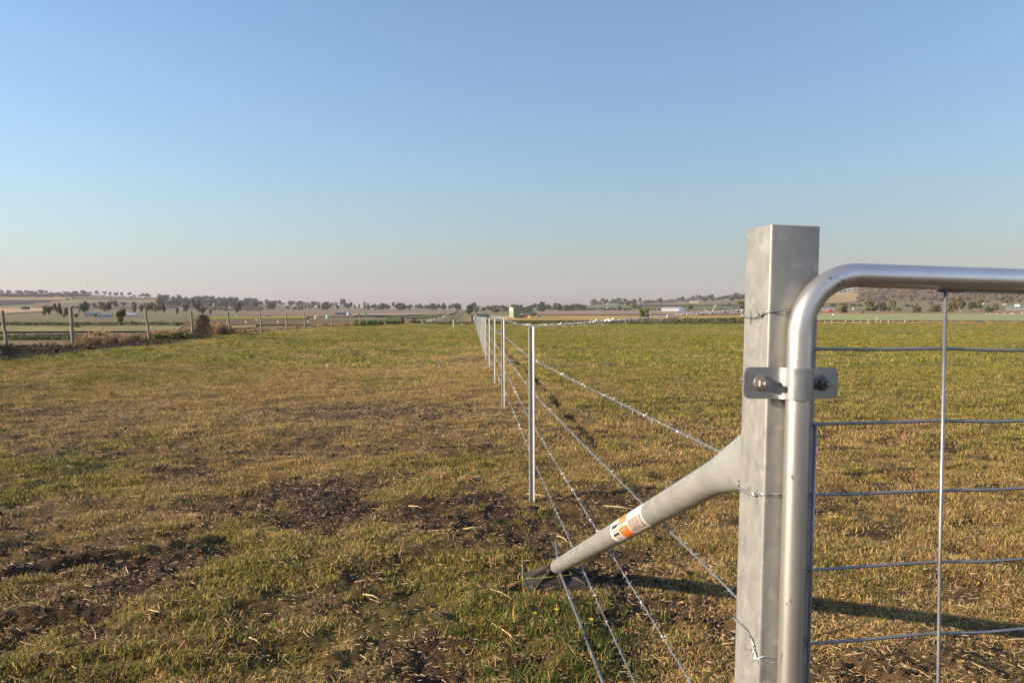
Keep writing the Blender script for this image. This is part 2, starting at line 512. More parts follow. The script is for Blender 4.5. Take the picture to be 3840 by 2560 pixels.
# ------------------------------------------------------------------ fields and tracks draped on the land
def drape(name, label, cols, col, var=.12, scale=.02, ny=6, kind='structure', lift=None, stripes=0.0):
    """cols: [(px, near row, far row)]: a field between two rows, knot by knot across the picture's bearing."""
    xs = [c[0] for c in cols]
    n = max(8, int((xs[-1] - xs[0]) / 30))
    vs = []; fs = []
    for i in range(n + 1):
        x = xs[0] + (xs[-1] - xs[0]) * i / n
        y0 = np.interp(x, xs, [c[1] for c in cols]); y1 = np.interp(x, xs, [c[2] for c in cols])
        _, d0 = at(x, y0); _, d1 = at(x, y1)
        for j in range(ny + 1):
            D = d0 + (d1 - d0) * j / ny
            p, _ = at(x, 0, D)
            vs.append((p.x, p.y, p.z + (.10 + .0007 * D if lift is None else lift)))
    for i in range(n):
        for j in range(ny):
            a = i * (ny + 1) + j
            fs.append((a, a + ny + 1, a + ny + 2, a + 1))
    m, nt, b = newmat(name)
    tc = N(nt, 'ShaderNodeTexCoord')
    mp = N(nt, 'ShaderNodeMapping'); mp.inputs['Scale'].default_value = (1, .35, 1)
    nt.links.new(tc.outputs['Object'], mp.inputs[0])
    no = N(nt, 'ShaderNodeTexNoise', inp={'Scale': scale, 'Detail': 6.0, 'Roughness': .65}); nt.links.new(mp.outputs[0], no.inputs['Vector'])
    rp = N(nt, 'ShaderNodeValToRGB'); rp.color_ramp.elements[0].position = .3; rp.color_ramp.elements[1].position = .7
    rp.color_ramp.elements[0].color = (*[c * (1 - var) for c in col], 1); rp.color_ramp.elements[1].color = (*[c * (1 + var) for c in col], 1)
    nt.links.new(no.outputs['Fac'], rp.inputs[0]); nt.links.new(rp.outputs[0], b.inputs['Base Color'])
    b.inputs['Roughness'].default_value = .95; b.inputs['Specular IOR Level'].default_value = .05
    me = bpy.data.meshes.new(name); me.from_pydata(vs, [], fs); me.materials.append(m)
    me.polygons.foreach_set('use_smooth', [True] * len(fs)); me.update()
    return link(name, me, label=label, kind=kind)


drape('stubble_field', 'pale straw stubble field on the lower slope far left', [(-700, 1180, 1158), (0, 1178, 1158), (165, 1169, 1157)], (.46, .31, .17))
drape('ploughed_field', 'dark ploughed strip across the left hillside', [(-700, 1150, 1128), (0, 1145, 1127.5), (110, 1140, 1127), (235, 1130, 1127.5)], (.055, .047, .042))
drape('hillside_strip', 'pale tan strip above the dark plough on the left hill', [(-700, 1127, 1120), (0, 1126.5, 1121), (250, 1126, 1119)], (.36, .25, .13))
drape('hillside_strip', 'brown tilled strip near the crest of the left hill', [(280, 1124, 1118.5), (640, 1124, 1120)], (.10, .075, .06))
drape('hillside_strip', 'thin pale strip under the brown crest strip', [(280, 1127, 1124.3), (650, 1127, 1124.3)], (.34, .25, .16))
drape('hillside_strip', 'yellowish grass strip crossing the left hillside', [(190, 1135.5, 1130.5), (400, 1135, 1129), (660, 1136, 1129)], (.34, .28, .12))
drape('fallow_field', 'grey brown fallow field below the left hill strips', [(130, 1156, 1137), (640, 1157, 1137)], (.20, .15, .10))
drape('mown_hay_field', 'pale mown band beyond the old timber fence', [(-300, 1249, 1229), (0, 1249, 1229), (600, 1246, 1228), (960, 1232, 1222)], (.27, .225, .10), scale=.4, var=.3)
drape('flowering_field', 'narrow bright yellow-green strip behind the timber posts', [(740, 1200, 1193), (900, 1198, 1190), (1150, 1196, 1187)], (.27, .25, .035))
drape('fallow_field', 'brown weedy field behind the timber posts', [(750, 1221, 1201), (1000, 1221, 1198), (1250, 1222, 1200), (1420, 1221, 1203)], (.17, .12, .065))
drape('bare_field', 'pinkish brown bare field below the central tree row', [(930, 1188, 1165), (1250, 1190, 1165), (1480, 1186, 1166), (1690, 1183, 1166), (1712, 1172, 1166.5)], (.25, .165, .105))
drape('stubble_field', 'pale pink stubble strip left of the farm track', [(1320, 1188, 1180), (1500, 1187, 1178.5), (1660, 1180, 1177)], (.37, .27, .19), lift=1.1)
drape('crop_field', 'bright green crop strip left of the farm track', [(1440, 1195, 1188), (1560, 1194, 1186.5), (1650, 1188, 1181)], (.10, .135, .035))
drape('grain_field', 'golden dry field in front of the green shed', [(1790, 1203, 1187), (2000, 1204, 1186), (2300, 1204, 1185), (2700, 1195, 1184), (2830, 1192, 1184)], (.40, .26, .085))
drape('bare_field', 'pinkish brown bare field behind the golden field', [(2010, 1183, 1168), (2300, 1182, 1166), (2700, 1181, 1166), (2850, 1180, 1166)], (.28, .195, .13))
drape('crop_field', 'pale green crop field beyond the gate', [(2900, 1206, 1179), (3100, 1204, 1178), (3300, 1205, 1177.5), (3840, 1207, 1178), (4500, 1208, 1180)], (.30, .31, .13))
drape('crop_field', 'green strip behind the row of small round trees', [(2060, 1160, 1151), (2250, 1160, 1148), (2400, 1158, 1149)], (.13, .16, .06))
drape('ploughed_field', 'dark ploughed strip on the slope behind the white ended shed', [(2380, 1150, 1144), (2600, 1150, 1144.5), (2780, 1149, 1144)], (.085, .06, .05))
drape('pasture', 'green pasture right of the white ended shed', [(2560, 1162, 1151), (2790, 1162, 1150)], (.14, .165, .065))
drape('hillside_strip', 'tan dry grass slope at the foot of the wooded hill', [(3040, 1140, 1108), (3150, 1139, 1101), (3200, 1136, 1100), (3235, 1128, 1112)], (.33, .22, .105))
drape('verge', 'strip of orange dry grass right of the farm track', [(1738, 1206, 1196), (1748, 1213, 1183), (1766, 1213, 1181)], (.26, .17, .065), scale=.12, var=.35)
drape('bare_strip', 'reddish bare earth behind the pale green crop', [(3080, 1178.5, 1171), (3300, 1177, 1169), (3840, 1178, 1168)], (.30, .18, .10))


def track(name, label, pts, col, wpx):
    vs = []; fs = []
    pp = []
    for (x0, y0), (x1, y1) in zip(pts[:-1], pts[1:]):
        _, d0 = at(x0, y0); _, d1 = at(x1, y1)
        for k in range(12):
            t = k / 12
            pp.append((x0 + (x1 - x0) * t, d0 + (d1 - d0) * t))
    for x, D in pp:
        for sx in (-.5, .5):
            p, _ = at(x, 0, D); q = p + Vector((RX, RY, 0)) * (sx * wpx)
            vs.append((q.x, q.y, float(terrain(q.x, q.y)) + .12 + .0008 * D))
    for i in range(len(pp) - 1): fs.append((2 * i, 2 * i + 1, 2 * i + 3, 2 * i + 2))
    me = bpy.data.meshes.new(name); me.from_pydata(vs, [], fs); me.materials.append(plain(name, col, .95, var=.3, scale=.15)); me.update()
    return link(name, me, label=label, kind='structure')


track('farm_track', 'darker wheel rut of the farm track running to the horizon', [(1668, 1216), (1690, 1203), (1712, 1189), (1727, 1178), (1737, 1167)], (.095, .085, .036), 1.1)
track('farm_track', 'second wheel rut of the farm track bending left', [(1590, 1216.5), (1650, 1216), (1695, 1186), (1722, 1181)], (.11, .10, .045), 1.0)


# ------------------------------------------------------------------ grass, straw and clods
def leaf_mat(name, a, bcol, rough=.75, trans=.25):
    m, nt, b = newmat(name); L = nt.links.new
    tn = N(nt, 'ShaderNodeAttribute', attribute_name='tint', attribute_type='INSTANCER')
    mx = N(nt, 'ShaderNodeMix', data_type='RGBA'); mx.inputs[6].default_value = (*a, 1); mx.inputs[7].default_value = (*bcol, 1)
    L(tn.outputs['Fac'], mx.inputs[0]); L(mx.outputs[2], b.inputs['Base Color'])
    b.inputs['Roughness'].default_value = rough; b.inputs['Specular IOR Level'].default_value = .25
    if trans:
        tr = N(nt, 'ShaderNodeBsdfTranslucent'); L(mx.outputs[2], tr.inputs[0])
        ms = N(nt, 'ShaderNodeMixShader'); ms.inputs[0].default_value = trans
        L(b.outputs[0], ms.inputs[1]); L(tr.outputs[0], ms.inputs[2]); L(ms.outputs[0], nt.nodes['Material Output'].inputs[0])
    return m


M_GREEN = leaf_mat('grass_green', (.10, .118, .02), (.37, .315, .055))
M_DRY = leaf_mat('grass_dry', (.195, .108, .037), (.62, .405, .165))
M_STRAW = leaf_mat('straw', (.24, .15, .065), (.60, .44, .25), trans=0)
M_CLOD = leaf_mat('soil_clod', (.024, .013, .007), (.075, .044, .026), rough=.95, trans=0)


def tuft(name, mats, n, h, spread, width, lean, dryfrac, seed, flat=0.0):
    rd = random.Random(seed); mb = MB()
    for i in range(n):
        a = rd.uniform(0, 6.283); rr = spread * math.sqrt(rd.random())
        bx, by = rr * math.cos(a), rr * math.sin(a)
        d = rd.uniform(0, 6.283); hh = h * rd.uniform(.5, 1.1); le = lean * rd.uniform(.4, 1.5) + flat
        dx, dy = math.cos(d), math.sin(d); wx, wy = -dy * width / 2 * rd.uniform(.7, 1.3), dx * width / 2 * rd.uniform(.7, 1.3)
        p1 = (bx + dx * hh * le * .35, by + dy * hh * le * .35, hh * .6 * (1 - flat * .75))
        p2 = (bx + dx * hh * le, by + dy * hh * le, hh * (1 - .25 * le) * (1 - flat * .85))
        vs = [(bx - wx, by - wy, -.01), (bx + wx, by + wy, -.01), (p1[0] + wx * .8, p1[1] + wy * .8, p1[2]), (p1[0] - wx * .8, p1[1] - wy * .8, p1[2]), p2]
        mb.add(vs, [(0, 1, 2, 3), (3, 2, 4)], 1 if rd.random() < dryfrac else 0)
    return mb.mesh(name, mats)


def stick(name, mat, ln, wd, seed):
    rd = random.Random(seed); mb = MB()
    pts = []; y = 0
    for k in range(4):
        t = k / 3 - .5
        pts.append((t * ln, rd.uniform(-1, 1) * ln * .05, wd * .6 + rd.uniform(0, 1) * ln * .06))
    mb.tube(pts, [wd / 2, wd / 2, wd / 2.2, wd / 2.8], 4)
    return mb.mesh(name, mat)


def clod(name, mat, seed):
    rd = np.random.default_rng(seed)
    bm = bmesh.new(); bmesh.ops.create_icosphere(bm, subdivisions=1, radius=.5)
    for v in bm.verts:
        v.co *= rd.uniform(.7, 1.25); v.co.z *= .7
    me = bpy.data.meshes.new(name); bm.to_mesh(me); bm.free(); me.materials.append(mat)
    return me


def scatter(name, label, protos, pts, rot, scl, idx, tint):
    pc = bpy.data.collections.new(name + '_pieces')
    for i, me in enumerate(protos):
        pc.objects.link(bpy.data.objects.new('%s_piece_%02d' % (name, i), me))
    me = bpy.data.meshes.new(name)
    me.vertices.add(len(pts)); me.vertices.foreach_set('co', np.asarray(pts, np.float32).ravel())
    for nm, ty, arr, key in (('rot', 'FLOAT_VECTOR', rot, 'vector'), ('scl', 'FLOAT_VECTOR', scl, 'vector'), ('idx', 'INT', idx, 'value'), ('tint', 'FLOAT', tint, 'value')):
        a = me.attributes.new(nm, ty, 'POINT')
        a.data.foreach_set(key, np.asarray(arr, np.int32 if ty == 'INT' else np.float32).ravel())
    me.update()
    o = link(name, me, label=label, kind='stuff')
    ng = bpy.data.node_groups.new(name, 'GeometryNodeTree')
    ng.interface.new_socket('Geometry', in_out='INPUT', socket_type='NodeSocketGeometry')
    ng.interface.new_socket('Geometry', in_out='OUTPUT', socket_type='NodeSocketGeometry')
    gi = ng.nodes.new('NodeGroupInput'); go = ng.nodes.new('NodeGroupOutput')
    ci = ng.nodes.new('GeometryNodeCollectionInfo'); ci.inputs['Collection'].default_value = pc
    ci.inputs['Separate Children'].default_value = True; ci.inputs['Reset Children'].default_value = True
    ip = ng.nodes.new('GeometryNodeInstanceOnPoints'); ip.inputs['Pick Instance'].default_value = True

    def na(nm, ty):
        n = ng.nodes.new('GeometryNodeInputNamedAttribute'); n.data_type = ty; n.inputs['Name'].default_value = nm
        return n.outputs['Attribute']
    ng.links.new(gi.outputs[0], ip.inputs['Points']); ng.links.new(ci.outputs[0], ip.inputs['Instance'])
    ng.links.new(na('idx', 'INT'), ip.inputs['Instance Index']); ng.links.new(na('rot', 'FLOAT_VECTOR'), ip.inputs['Rotation'])
    ng.links.new(na('scl', 'FLOAT_VECTOR'), ip.inputs['Scale']); ng.links.new(ip.outputs[0], go.inputs[0])
    md = o.modifiers.new('scatter', 'NODES'); md.node_group = ng
    return o


def rand_wedge(n, d0, d1, p=2.0, half=0.80):
    """Random ground points in the wedge the photograph looks over (uniform per area for p = 2)."""
    t = rng.random(n)
    D = (d0 ** p + (d1 ** p - d0 ** p) * t) ** (1 / p) if p else d0 * (d1 / d0) ** t
    U = rng.uniform(-half, half, n) * D
    return RX * U + FX * D, RY * U + FY * D, D


def in_paddock(X, Y): return X > -11.7 - 1.3 * sstep(33, 46, Y) + 0.7 * (vnoise(Y * .5, Y * 0, 9) - .5)


protos = [tuft('g0', [M_GREEN, M_DRY], 20, .026, .05, .0042, 1.2, .15, 1), tuft('g1', [M_GREEN, M_DRY], 24, .020, .065, .0042, 1.6, .3, 2, .1),
          tuft('g2', [M_GREEN, M_DRY], 16, .036, .045, .0046, .9, .1, 3), tuft('d0', [M_DRY, M_GREEN], 22, .024, .065, .0036, 1.8, .2, 4, .2),
          tuft('d1', [M_DRY, M_GREEN], 16, .026, .08, .0034, 1.8, .25, 5, .5), tuft('d2', [M_DRY, M_GREEN], 12, .028, .06, .0034, 1.4, .15, 6, .1),
          tuft('mat', [M_DRY, M_GREEN], 22, .028, .09, .0034, 1.9, .4, 7, .6),
          # coarser clumps for the middle distance
          tuft('fg0', [M_GREEN, M_DRY], 24, .022, .12, .010, 1.7, .2, 11, .15), tuft('fd0', [M_DRY, M_GREEN], 24, .022, .13, .009, 1.8, .3, 12, .25),
          tuft('fg1', [M_GREEN, M_DRY], 20, .030, .11, .011, 1.3, .15, 13)]
P = []; ROT = []; SC = []; IX = []; TI = []
for (n, d0, d1, coarse, sc0) in ((112000, 2.5, 8.5, 0, 1.0), (90000, 8.5, 22, 0, 1.4), (60000, 22, 62, 1, 1.5), (42000, 62, 138, 1, 2.0)):
    X, Y, D = rand_wedge(n, d0, d1, 1.6 if not coarse else 1.4)
    so = soil_mask(X, Y); dr = dry_mask(X, Y)
    keep = (rng.random(n) > so * 1.05 - .02) & in_paddock(X, Y)
    # bare gaps between clumps
    gap = fbm(X * 3.1, Y * 3.1, 201, 3)
    keep &= rng.random(n) < np.where(D < 9, .10, .25) + 1.4 * sstep(.40, .6, gap)
    X, Y, D, so, dr = X[keep], Y[keep], D[keep], so[keep], dr[keep]
    z = terrain(X, Y) + micro(X, Y, so)
    k = rng.random(len(X)); isdry = k < np.clip(dr * 1.0 + .05, 0, 1)
    if not coarse: ix = np.where(isdry, rng.choice([3, 4, 5, 6, 6], len(X)), rng.choice([0, 1, 2, 1], len(X)))
    else: ix = np.where(isdry, 8, rng.choice([7, 9], len(X)))
    s = sc0 * rng.uniform(.65, 1.25, len(X)) * (.75 + .5 * fbm(X * 1.5, Y * 1.5, 207, 2)) * (1 - .35 * so)
    lush = sstep(.55, .8, fbm(X * 1.1, Y * 1.1, 211, 3)) * (1 - dr)
    s = s * (1 + .5 * lush)
    P.append(np.stack([X, Y, z], 1)); ROT.append(np.stack([rng.normal(0, .15, len(X)), rng.normal(0, .15, len(X)), rng.uniform(0, 6.283, len(X))], 1))
    SC.append(np.stack([s, s, s * (1 + .2 * lush)], 1)); IX.append(ix); TI.append(np.clip(rng.normal(.45, .28, len(X)) + .25 * (dr - .5) + .12 * sstep(8, 30, D), 0, 1))
scatter('grass', 'short mixed green and straw coloured grass covering the paddock', protos, np.concatenate(P), np.concatenate(ROT), np.concatenate(SC), np.concatenate(IX), np.concatenate(TI))

sticks = [stick('s%d' % i, M_STRAW, ln, wd, 20 + i) for i, (ln, wd) in enumerate(((.016, .0022), (.024, .0024), (.036, .0026), (.010, .0024), (.06, .003)))]
X, Y, D = rand_wedge(420000, 2.6, 30, 1.0)
so = soil_mask(X, Y); dr = dry_mask(X, Y)
keep = (rng.random(len(X)) < .12 + .16 * so + .35 * dr * sstep(.45, .7, fbm(X * .8, Y * .8, 301, 3)) + 1.0 * np.exp(-((X + 1.5) / 3.) ** 2 - ((Y - 12) / 1.5) ** 2)) & in_paddock(X, Y)
X, Y, so, D = X[keep], Y[keep], so[keep], D[keep]
z = terrain(X, Y) + micro(X, Y, so) + .008 + .012 * (1 - so)
n = len(X)
rz = rng.normal(.1, .9, n)
s = rng.uniform(.55, 1.5, n) * (1 + .5 * sstep(8, 24, D))
scatter('straw', 'loose pale straw stalks strewn over the paddock', sticks, np.stack([X, Y, z], 1), np.stack([rng.normal(0, .2, n), rng.normal(0, .22, n), rz], 1),
        np.stack([s, s, s], 1), rng.choice([0, 0, 1, 1, 2, 3, 3, 4], n, p=[.18, .18, .15, .08, .04, .16, .19, .02]), rng.random(n))

clods = [clod('c%d' % i, M_CLOD, i) for i in range(6)]
X, Y, D = rand_wedge(60000, 2.6, 16, 1.2)
so = soil_mask(X, Y)
keep = (rng.random(len(X)) < .95 * sstep(.25, .75, so)) & in_paddock(X, Y)
X, Y, so = X[keep], Y[keep], so[keep]; n = len(X)
s = np.exp(rng.normal(math.log(.011), .55, n)); s = np.minimum(s, .055)
z = terrain(X, Y) + micro(X, Y, so)
scatter('soil_clods', 'crumbly dark soil clods in the bare patches', clods, np.stack([X, Y, z + s * .15], 1), rng.uniform(0, 6.28, (n, 3)), np.stack([s, s, s], 1),
        rng.integers(0, 6, n), rng.random(n))

X = rng.uniform(-14.6, -11.2, 5200); Y = rng.uniform(16, 37, 5200)
so = soil_mask(X, Y); keep = rng.random(len(X)) < so * .7
X, Y, so = X[keep], Y[keep], so[keep]; n = len(X); s = np.minimum(np.exp(rng.normal(math.log(.045), .5, n)), .15)
scatter('bank_clods', 'brown clods on the turned earth bank by the old timber fence', clods, np.stack([X, Y, terrain(X, Y) + micro(X, Y, so) + s * .12], 1), rng.uniform(0, 6.28, (n, 3)), np.stack([s, s, s], 1), rng.integers(0, 6, n), rng.uniform(.4, 1, n))

def rosette(name, mats, n, seed):
    rdw = random.Random(seed); mb = MB()
    for i in range(n):
        a = i * 2.4 + rdw.uniform(-.3, .3); l = rdw.uniform(.6, 1.0); e = rdw.uniform(.12, .5); wv = Vector((-math.sin(a), math.cos(a), 0)) * rdw.uniform(.09, .16); d = Vector((math.cos(a), math.sin(a), 0))
        p1 = d * l * .5 + Vector((0, 0, e * .55)); p2 = d * l + Vector((0, 0, e * .5))
        mb.add([-wv * .3, wv * .3, p1 + wv, p1 - wv, p2], [(0, 1, 2, 3), (3, 2, 4)], 0)
    return mb.mesh(name, mats)


M_ROS = leaf_mat('weed_leaf', (.05, .085, .018), (.15, .17, .06))
X, Y, D = rand_wedge(2600, 3.0, 60, 1.3)
so = soil_mask(X, Y); keep = (fbm(X * .7, Y * .5, 401, 3) > .5) & in_paddock(X, Y) & (so < .5)
X, Y, so, D = X[keep], Y[keep], so[keep], D[keep]; n = len(X)
s = rng.uniform(.03, .075, n) * (1 + .9 * sstep(8, 30, D))
scatter('pasture_weeds', 'low broad leaved weeds dotted through the grass', [rosette('r%d' % k, M_ROS, 9 + 2 * k, 70 + k) for k in range(3)], np.stack([X, Y, terrain(X, Y) + micro(X, Y, so) + .004], 1), np.stack([rng.normal(0, .12, n), rng.normal(0, .12, n), rng.uniform(0, 6.28, n)], 1), np.stack([s, s, s], 1), rng.integers(0, 3, n), rng.random(n))

# ------------------------------------------------------------------ gate post, hinge, gate (all in the post's own leaning frame)
TH = 0.1467255
LEAN = 0.01853
PORG = Vector((0.54708 - LEAN * H, 1.49724, 0.0))
PROT = Matrix.Rotation(TH, 4, 'Z') @ Matrix.Rotation(math.atan(LEAN), 4, 'Y')
PM = Matrix.Translation(PORG) @ PROT          # local x along the front face, local y away from the camera, z up


def framed(name, **k):
    o = empty(name, (0, 0, 0), **k); o.matrix_world = PM; return o


PW = 0.100


def rrect(w0, w1, r, n=4):
    """rounded square outline from w0 to w1 in both axes"""
    pts = []
    for cx, cy, a0 in ((w1 - r, w1 - r, 0), (w0 + r, w1 - r, 90), (w0 + r, w0 + r, 180), (w1 - r, w0 + r, 270)):
        for k in range(n + 1):
            a = R(a0 + 90 * k / n); pts.append((cx + r * math.cos(a), cy + r * math.sin(a)))
    return pts


mb = MB()
outer = rrect(0, PW, .005); inner = rrect(.0045, PW - .0045, .002); n = len(outer)
zs = [-.5, 1.6095]
vs = [(x, y, -.5) for x, y in outer] + [(x, y, 1.6090) for x, y in outer] + [(x, y, 1.6090) for x, y in inner] + [(x, y, 1.2) for x, y in inner]
fs = []
for s_ in range(3):
    for k in range(n):
        k2 = (k + 1) % n; fs.append((s_ * n + k, s_ * n + k2, (s_ + 1) * n + k2, (s_ + 1) * n + k))
fs.append(tuple(3 * n + k for k in range(n)))
mb.add(vs, fs)
gp = mb.obj('gate_post', M_POST, label='square galvanised steel gate post standing left of the gate', cat='gate post')
gp.matrix_world = PM; auto_smooth(gp, 40)
# hinge
hg = framed('strap_clamp', label='bolted steel strap hinge clamping the gate pipe to the square post', cat='hinge')
PR = 0.0222; PU = 0.049; PN = 0.0245      # gate pipe radius and its place in front of the face
path = [(-.052, .0105, .018), (-.0505, .0105, .0225), (-.047, .0105, .0265), (-.043, .0105, .0285), (-.037, .0105, .029), (-.01, .0105, .029), (.004, .0107, .029), (.012, .0125, .029), (.0175, .0165, .029)]
RS = PR + .0028
for k in range(13):
    a = R(168 - 156 * k / 12)
    path.append((PU + RS * math.cos(a), PN + RS * math.sin(a), .029))
path += [(.0805, .0165, .029), (.086, .0125, .029), (.094, .0107, .029), (.122, .0105, .029), (.128, .0105, .0285), (.132, .0105, .0265), (.1355, .0105, .0225), (.137, .0105, .018)]
ZC = 1.3185
mb = MB(); vs = []; fs = []
T2 = .0023
for i, (u, nn, hh) in enumerate(path):
    a = path[max(0, i - 1)]; b_ = path[min(len(path) - 1, i + 1)]
    tx, ty = b_[0] - a[0], b_[1] - a[1]; l = math.hypot(tx, ty); nx, ny = -ty / l, tx / l
    for sg in (1, -1):
        for zz in (-hh, hh): vs.append((u + nx * T2 * sg, -(nn + ny * T2 * sg), ZC + zz))
for i in range(len(path) - 1):
    a = i * 4; b_ = a + 4
    fs += [(a, b_, b_ + 1, a + 1), (a + 2, a + 3, b_ + 3, b_ + 2), (a + 1, b_ + 1, b_ + 3, a + 3), (a, a + 2, b_ + 2, b_)]
e = (len(path) - 1) * 4
fs += [(0, 1, 3, 2), (e, e + 2, e + 3, e + 1)]
mb.add(vs, fs); o = mb.obj('strap', M_PLATE, hg); auto_smooth(o, 40)
for bu in (-.0195, .1045):
    mb = MB()
    bo = link('bolt', MB().tube([(bu, .063, ZC), (bu, .061, ZC), (bu, .056, ZC), (bu, -.037, ZC), (bu, -.0385, ZC)], [.003, .0052, .0064, .0062, .005], 14).mesh('bolt', M_BOLT, True), hg)
    auto_smooth(bo)
    nut = MB().tube([(bu, -.0155, ZC), (bu, -.0260, ZC), (bu, -.0275, ZC)], [.0112, .0112, .0098], 6).obj('nut', M_BOLT, bo)
    ws = MB().tube([(bu, -.0128, ZC), (bu, -.0138, ZC), (bu, -.0158, ZC)], [.0150, .0150, .0125], 24).obj('washer', M_BOLT, bo); auto_smooth(ws)

# gate
gt = framed('farm_gate', label='galvanised farm gate of bent pipe and welded rod mesh on the right', cat='gate')
GW = 3.05; ZT = 1.519; ZB = 0.28; BR = .112
pts = []
corner = lambda cx, cz, a0, a1: [(cx + BR * math.cos(R(a0 + (a1 - a0) * k / 12)), -PN, cz + BR * math.sin(R(a0 + (a1 - a0) * k / 12))) for k in range(13)]
GL, GR = PU, GW
pts = [(GL, -PN, .9)] + [(GL, -PN, z_) for z_ in (1.1, 1.25, 1.35)] + corner(GL + BR, ZT - BR, 180, 90) + [(.5, -PN, ZT), (1.5, -PN, ZT)] + corner(GR - BR, ZT - BR, 90, 0) + [(GR, -PN, .9)] + corner(GR - BR, ZB + BR, 0, -90) + [(1.5, -PN, ZB)] + corner(GL + BR, ZB + BR, 270, 180) + [(GL, -PN, .9)]
mb = MB(); mb.tube(pts, PR, 28, cap=False, up=(0, 1, 0)); o = mb.obj('frame', M_PIPE, gt, True)
RR = .0030
rows = [1.382, 1.2437, 1.111, .972, .834] + [.834 - .137 * k for k in (1, 2, 3)]
verts_u = [.083, .345] + [.345 + .262 * k for k in range(1, 11)]
rd = random.Random(3)


def wob(z_):
    p = []
    ks = [GL + PR * .7, .083] + [u for u in verts_u[1:]] + [GR - PR * .7]
    for i, u in enumerate(ks):
        p.append((u, -PN + .001, z_ + (.0035 if i > 1 else -.002 if i == 0 else 0) + rd.uniform(-.001, .001)))
        if i + 1 < len(ks) and i > 0:
            p.append(((u * .55 + ks[i + 1] * .45), -PN + .001, z_ + rd.uniform(-.0015, .0025)))
    return p


for i, z_ in enumerate(rows):
    mb = MB().tube(wob(z_), RR, 10); mb.lathe([(.0058, -.004), (.0068, 0), (.0055, .004)], 10, (GL + PR * .98, -PN, z_ - .002))
    mb.obj('horizontal_bar', M_ROD, gt, True)
MB().tube([(.335, -PN + .002, ZT - PR - RR * .6)] + [(u, -PN + .002, ZT - PR - RR * .6 + rd.uniform(-.001, .0005)) for u in verts_u[2:]] + [(GR - .1, -PN + .002, ZT - PR - RR * .6)], RR, 10).obj('horizontal_bar', M_ROD, gt, True)
for i, u in enumerate(verts_u):
    top = 1.2437 if i == 0 else ZT - PR * .8
    du = 0 if i == 0 else .014
    y_ = -PN - RR * 1.6
    zz = [top, .97, .6, ZB + PR * .8]
    mb = MB().tube([(u + du * (top - z_) / .7 * .9 + (rd.uniform(-.002, .002) if 0 < k < 3 else 0), y_, z_) for k, z_ in enumerate(zz)], RR * 1.12, 12)
    if i:
        mb.lathe([(.004, -.006), (.0085, -.001), (.0085, .005), (.005, .009)], 10, (u - .004, y_ + .004, top - .001))
    mb.obj('vertical_bar', M_ROD, gt, True)

# ------------------------------------------------------------------ diagonal stay, its foot pad and tie rod
FOOT = Vector((0.452, 4.36, 0.085))
HEAD = PM @ Vector((.034, PW + .002, 1.165))
axis = (FOOT - HEAD); LEN = axis.length; ax = axis.normalized()
up0 = Vector((0, 0, 1)); up_ = (up0 - ax * up0.dot(ax)).normalized(); side = ax.cross(up_)
st = empty('brace_stay', FOOT, label='round galvanised steel stay sloping from the gate post to the ground pad', cat='brace')
SR = .0380
mb = MB(); vs = []; fs = []; NS = 32
ss = [0, .02, .05, .08, .11, .14, .17, .20, .23, .26, .30, .36, .6, 1.2, 1.8, 2.4, LEN - .03, LEN]
for s_ in ss:
    f_ = 1 - sstep(-.03, .29, s_) if s_ < .29 else 0
    f_ = float(f_)
    a_, b_ = SR * (1 + .60 * f_), SR * (1 - .55 * f_)
    c = HEAD + ax * s_ - FOOT
    # the crushed end is cut upright so that it meets the post
    for k in range(NS):
        an = 2 * math.pi * k / NS
        p = c + up_ * (a_ * math.cos(an)) + side * (b_ * math.sin(an))
        if s_ < .23: p = p + ax * (-(p - c).dot(up_) * (-.0) )
        sh = f_ * math.cos(an) * a_
        p = p + ax * (-sh * ax.z / max(.2, math.hypot(ax.x, ax.y)) * -1.0 * (1 if s_ < .01 else .6) * f_)
        vs.append(p)
for i in range(len(ss) - 1):
    for k in range(NS):
        k2 = (k + 1) % NS; fs.append((i * NS + k, i * NS + k2, (i + 1) * NS + k2, (i + 1) * NS + k))
fs.append(tuple((len(ss) - 1) * NS + k for k in range(NS)))
mb.add(vs, fs); mb.obj('pipe', M_STAY, st, True)


def patch(mbx, s0, s1, t0, t1, lift=.0006, mi=0, n=10):
    """a piece of the printed sticker: s runs up the pipe from the foot side, t round the pipe (0 = crest of the visible side)"""
    vs = []
    for i in range(3):
        for k in range(n + 1):
            s_ = s0 + (s1 - s0) * i / 2; t_ = t0 + (t1 - t0) * k / n
            an = STA + t_
            c = HEAD + ax * (STK - s_ * SSC) - FOOT
            vs.append(c + (up_ * math.cos(an) + sgn_side * math.sin(an)) * (SR + lift))
    fs = []
    for i in range(2):
        for k in range(n): fs.append((i * (n + 1) + k, i * (n + 1) + k + 1, (i + 1) * (n + 1) + k + 1, (i + 1) * (n + 1) + k))
    mbx.add(vs, fs, mi)


tocam = (Vector((0, 0, H)) - (HEAD + FOOT) / 2)
sgn_side = side if side.x < 0 else -side       # the side that looks to the left, to the camera and the sun
STA = R(32); STK = 1.30; SSC = .47 / .15
M_SW = plain('sticker_white', (.72, .68, .64), .45, var=.05, spec=.4)
M_SO = plain('sticker_orange', (.72, .16, .035), .45, var=.08, spec=.4)
M_SK = plain('sticker_black', (.03, .028, .028), .45, var=.1, spec=.4)
M_SG = plain('sticker_grey', (.27, .24, .22), .45, var=.5, scale=60, spec=.4)
M_SP = plain('sticker_pink', (.62, .36, .30), .45, var=.2, spec=.4)
mb = MB(); patch(mb, 0, .150, .25, 2.55, .0005, n=22); sk = mb.obj('sticker', M_SW, st, True, label='orange, black and white printed sticker wrapped round the stay')
mb = MB(); patch(mb, .042, .082, .30, .98, .0008); mb.obj('orange_panel', M_SO, sk, True)
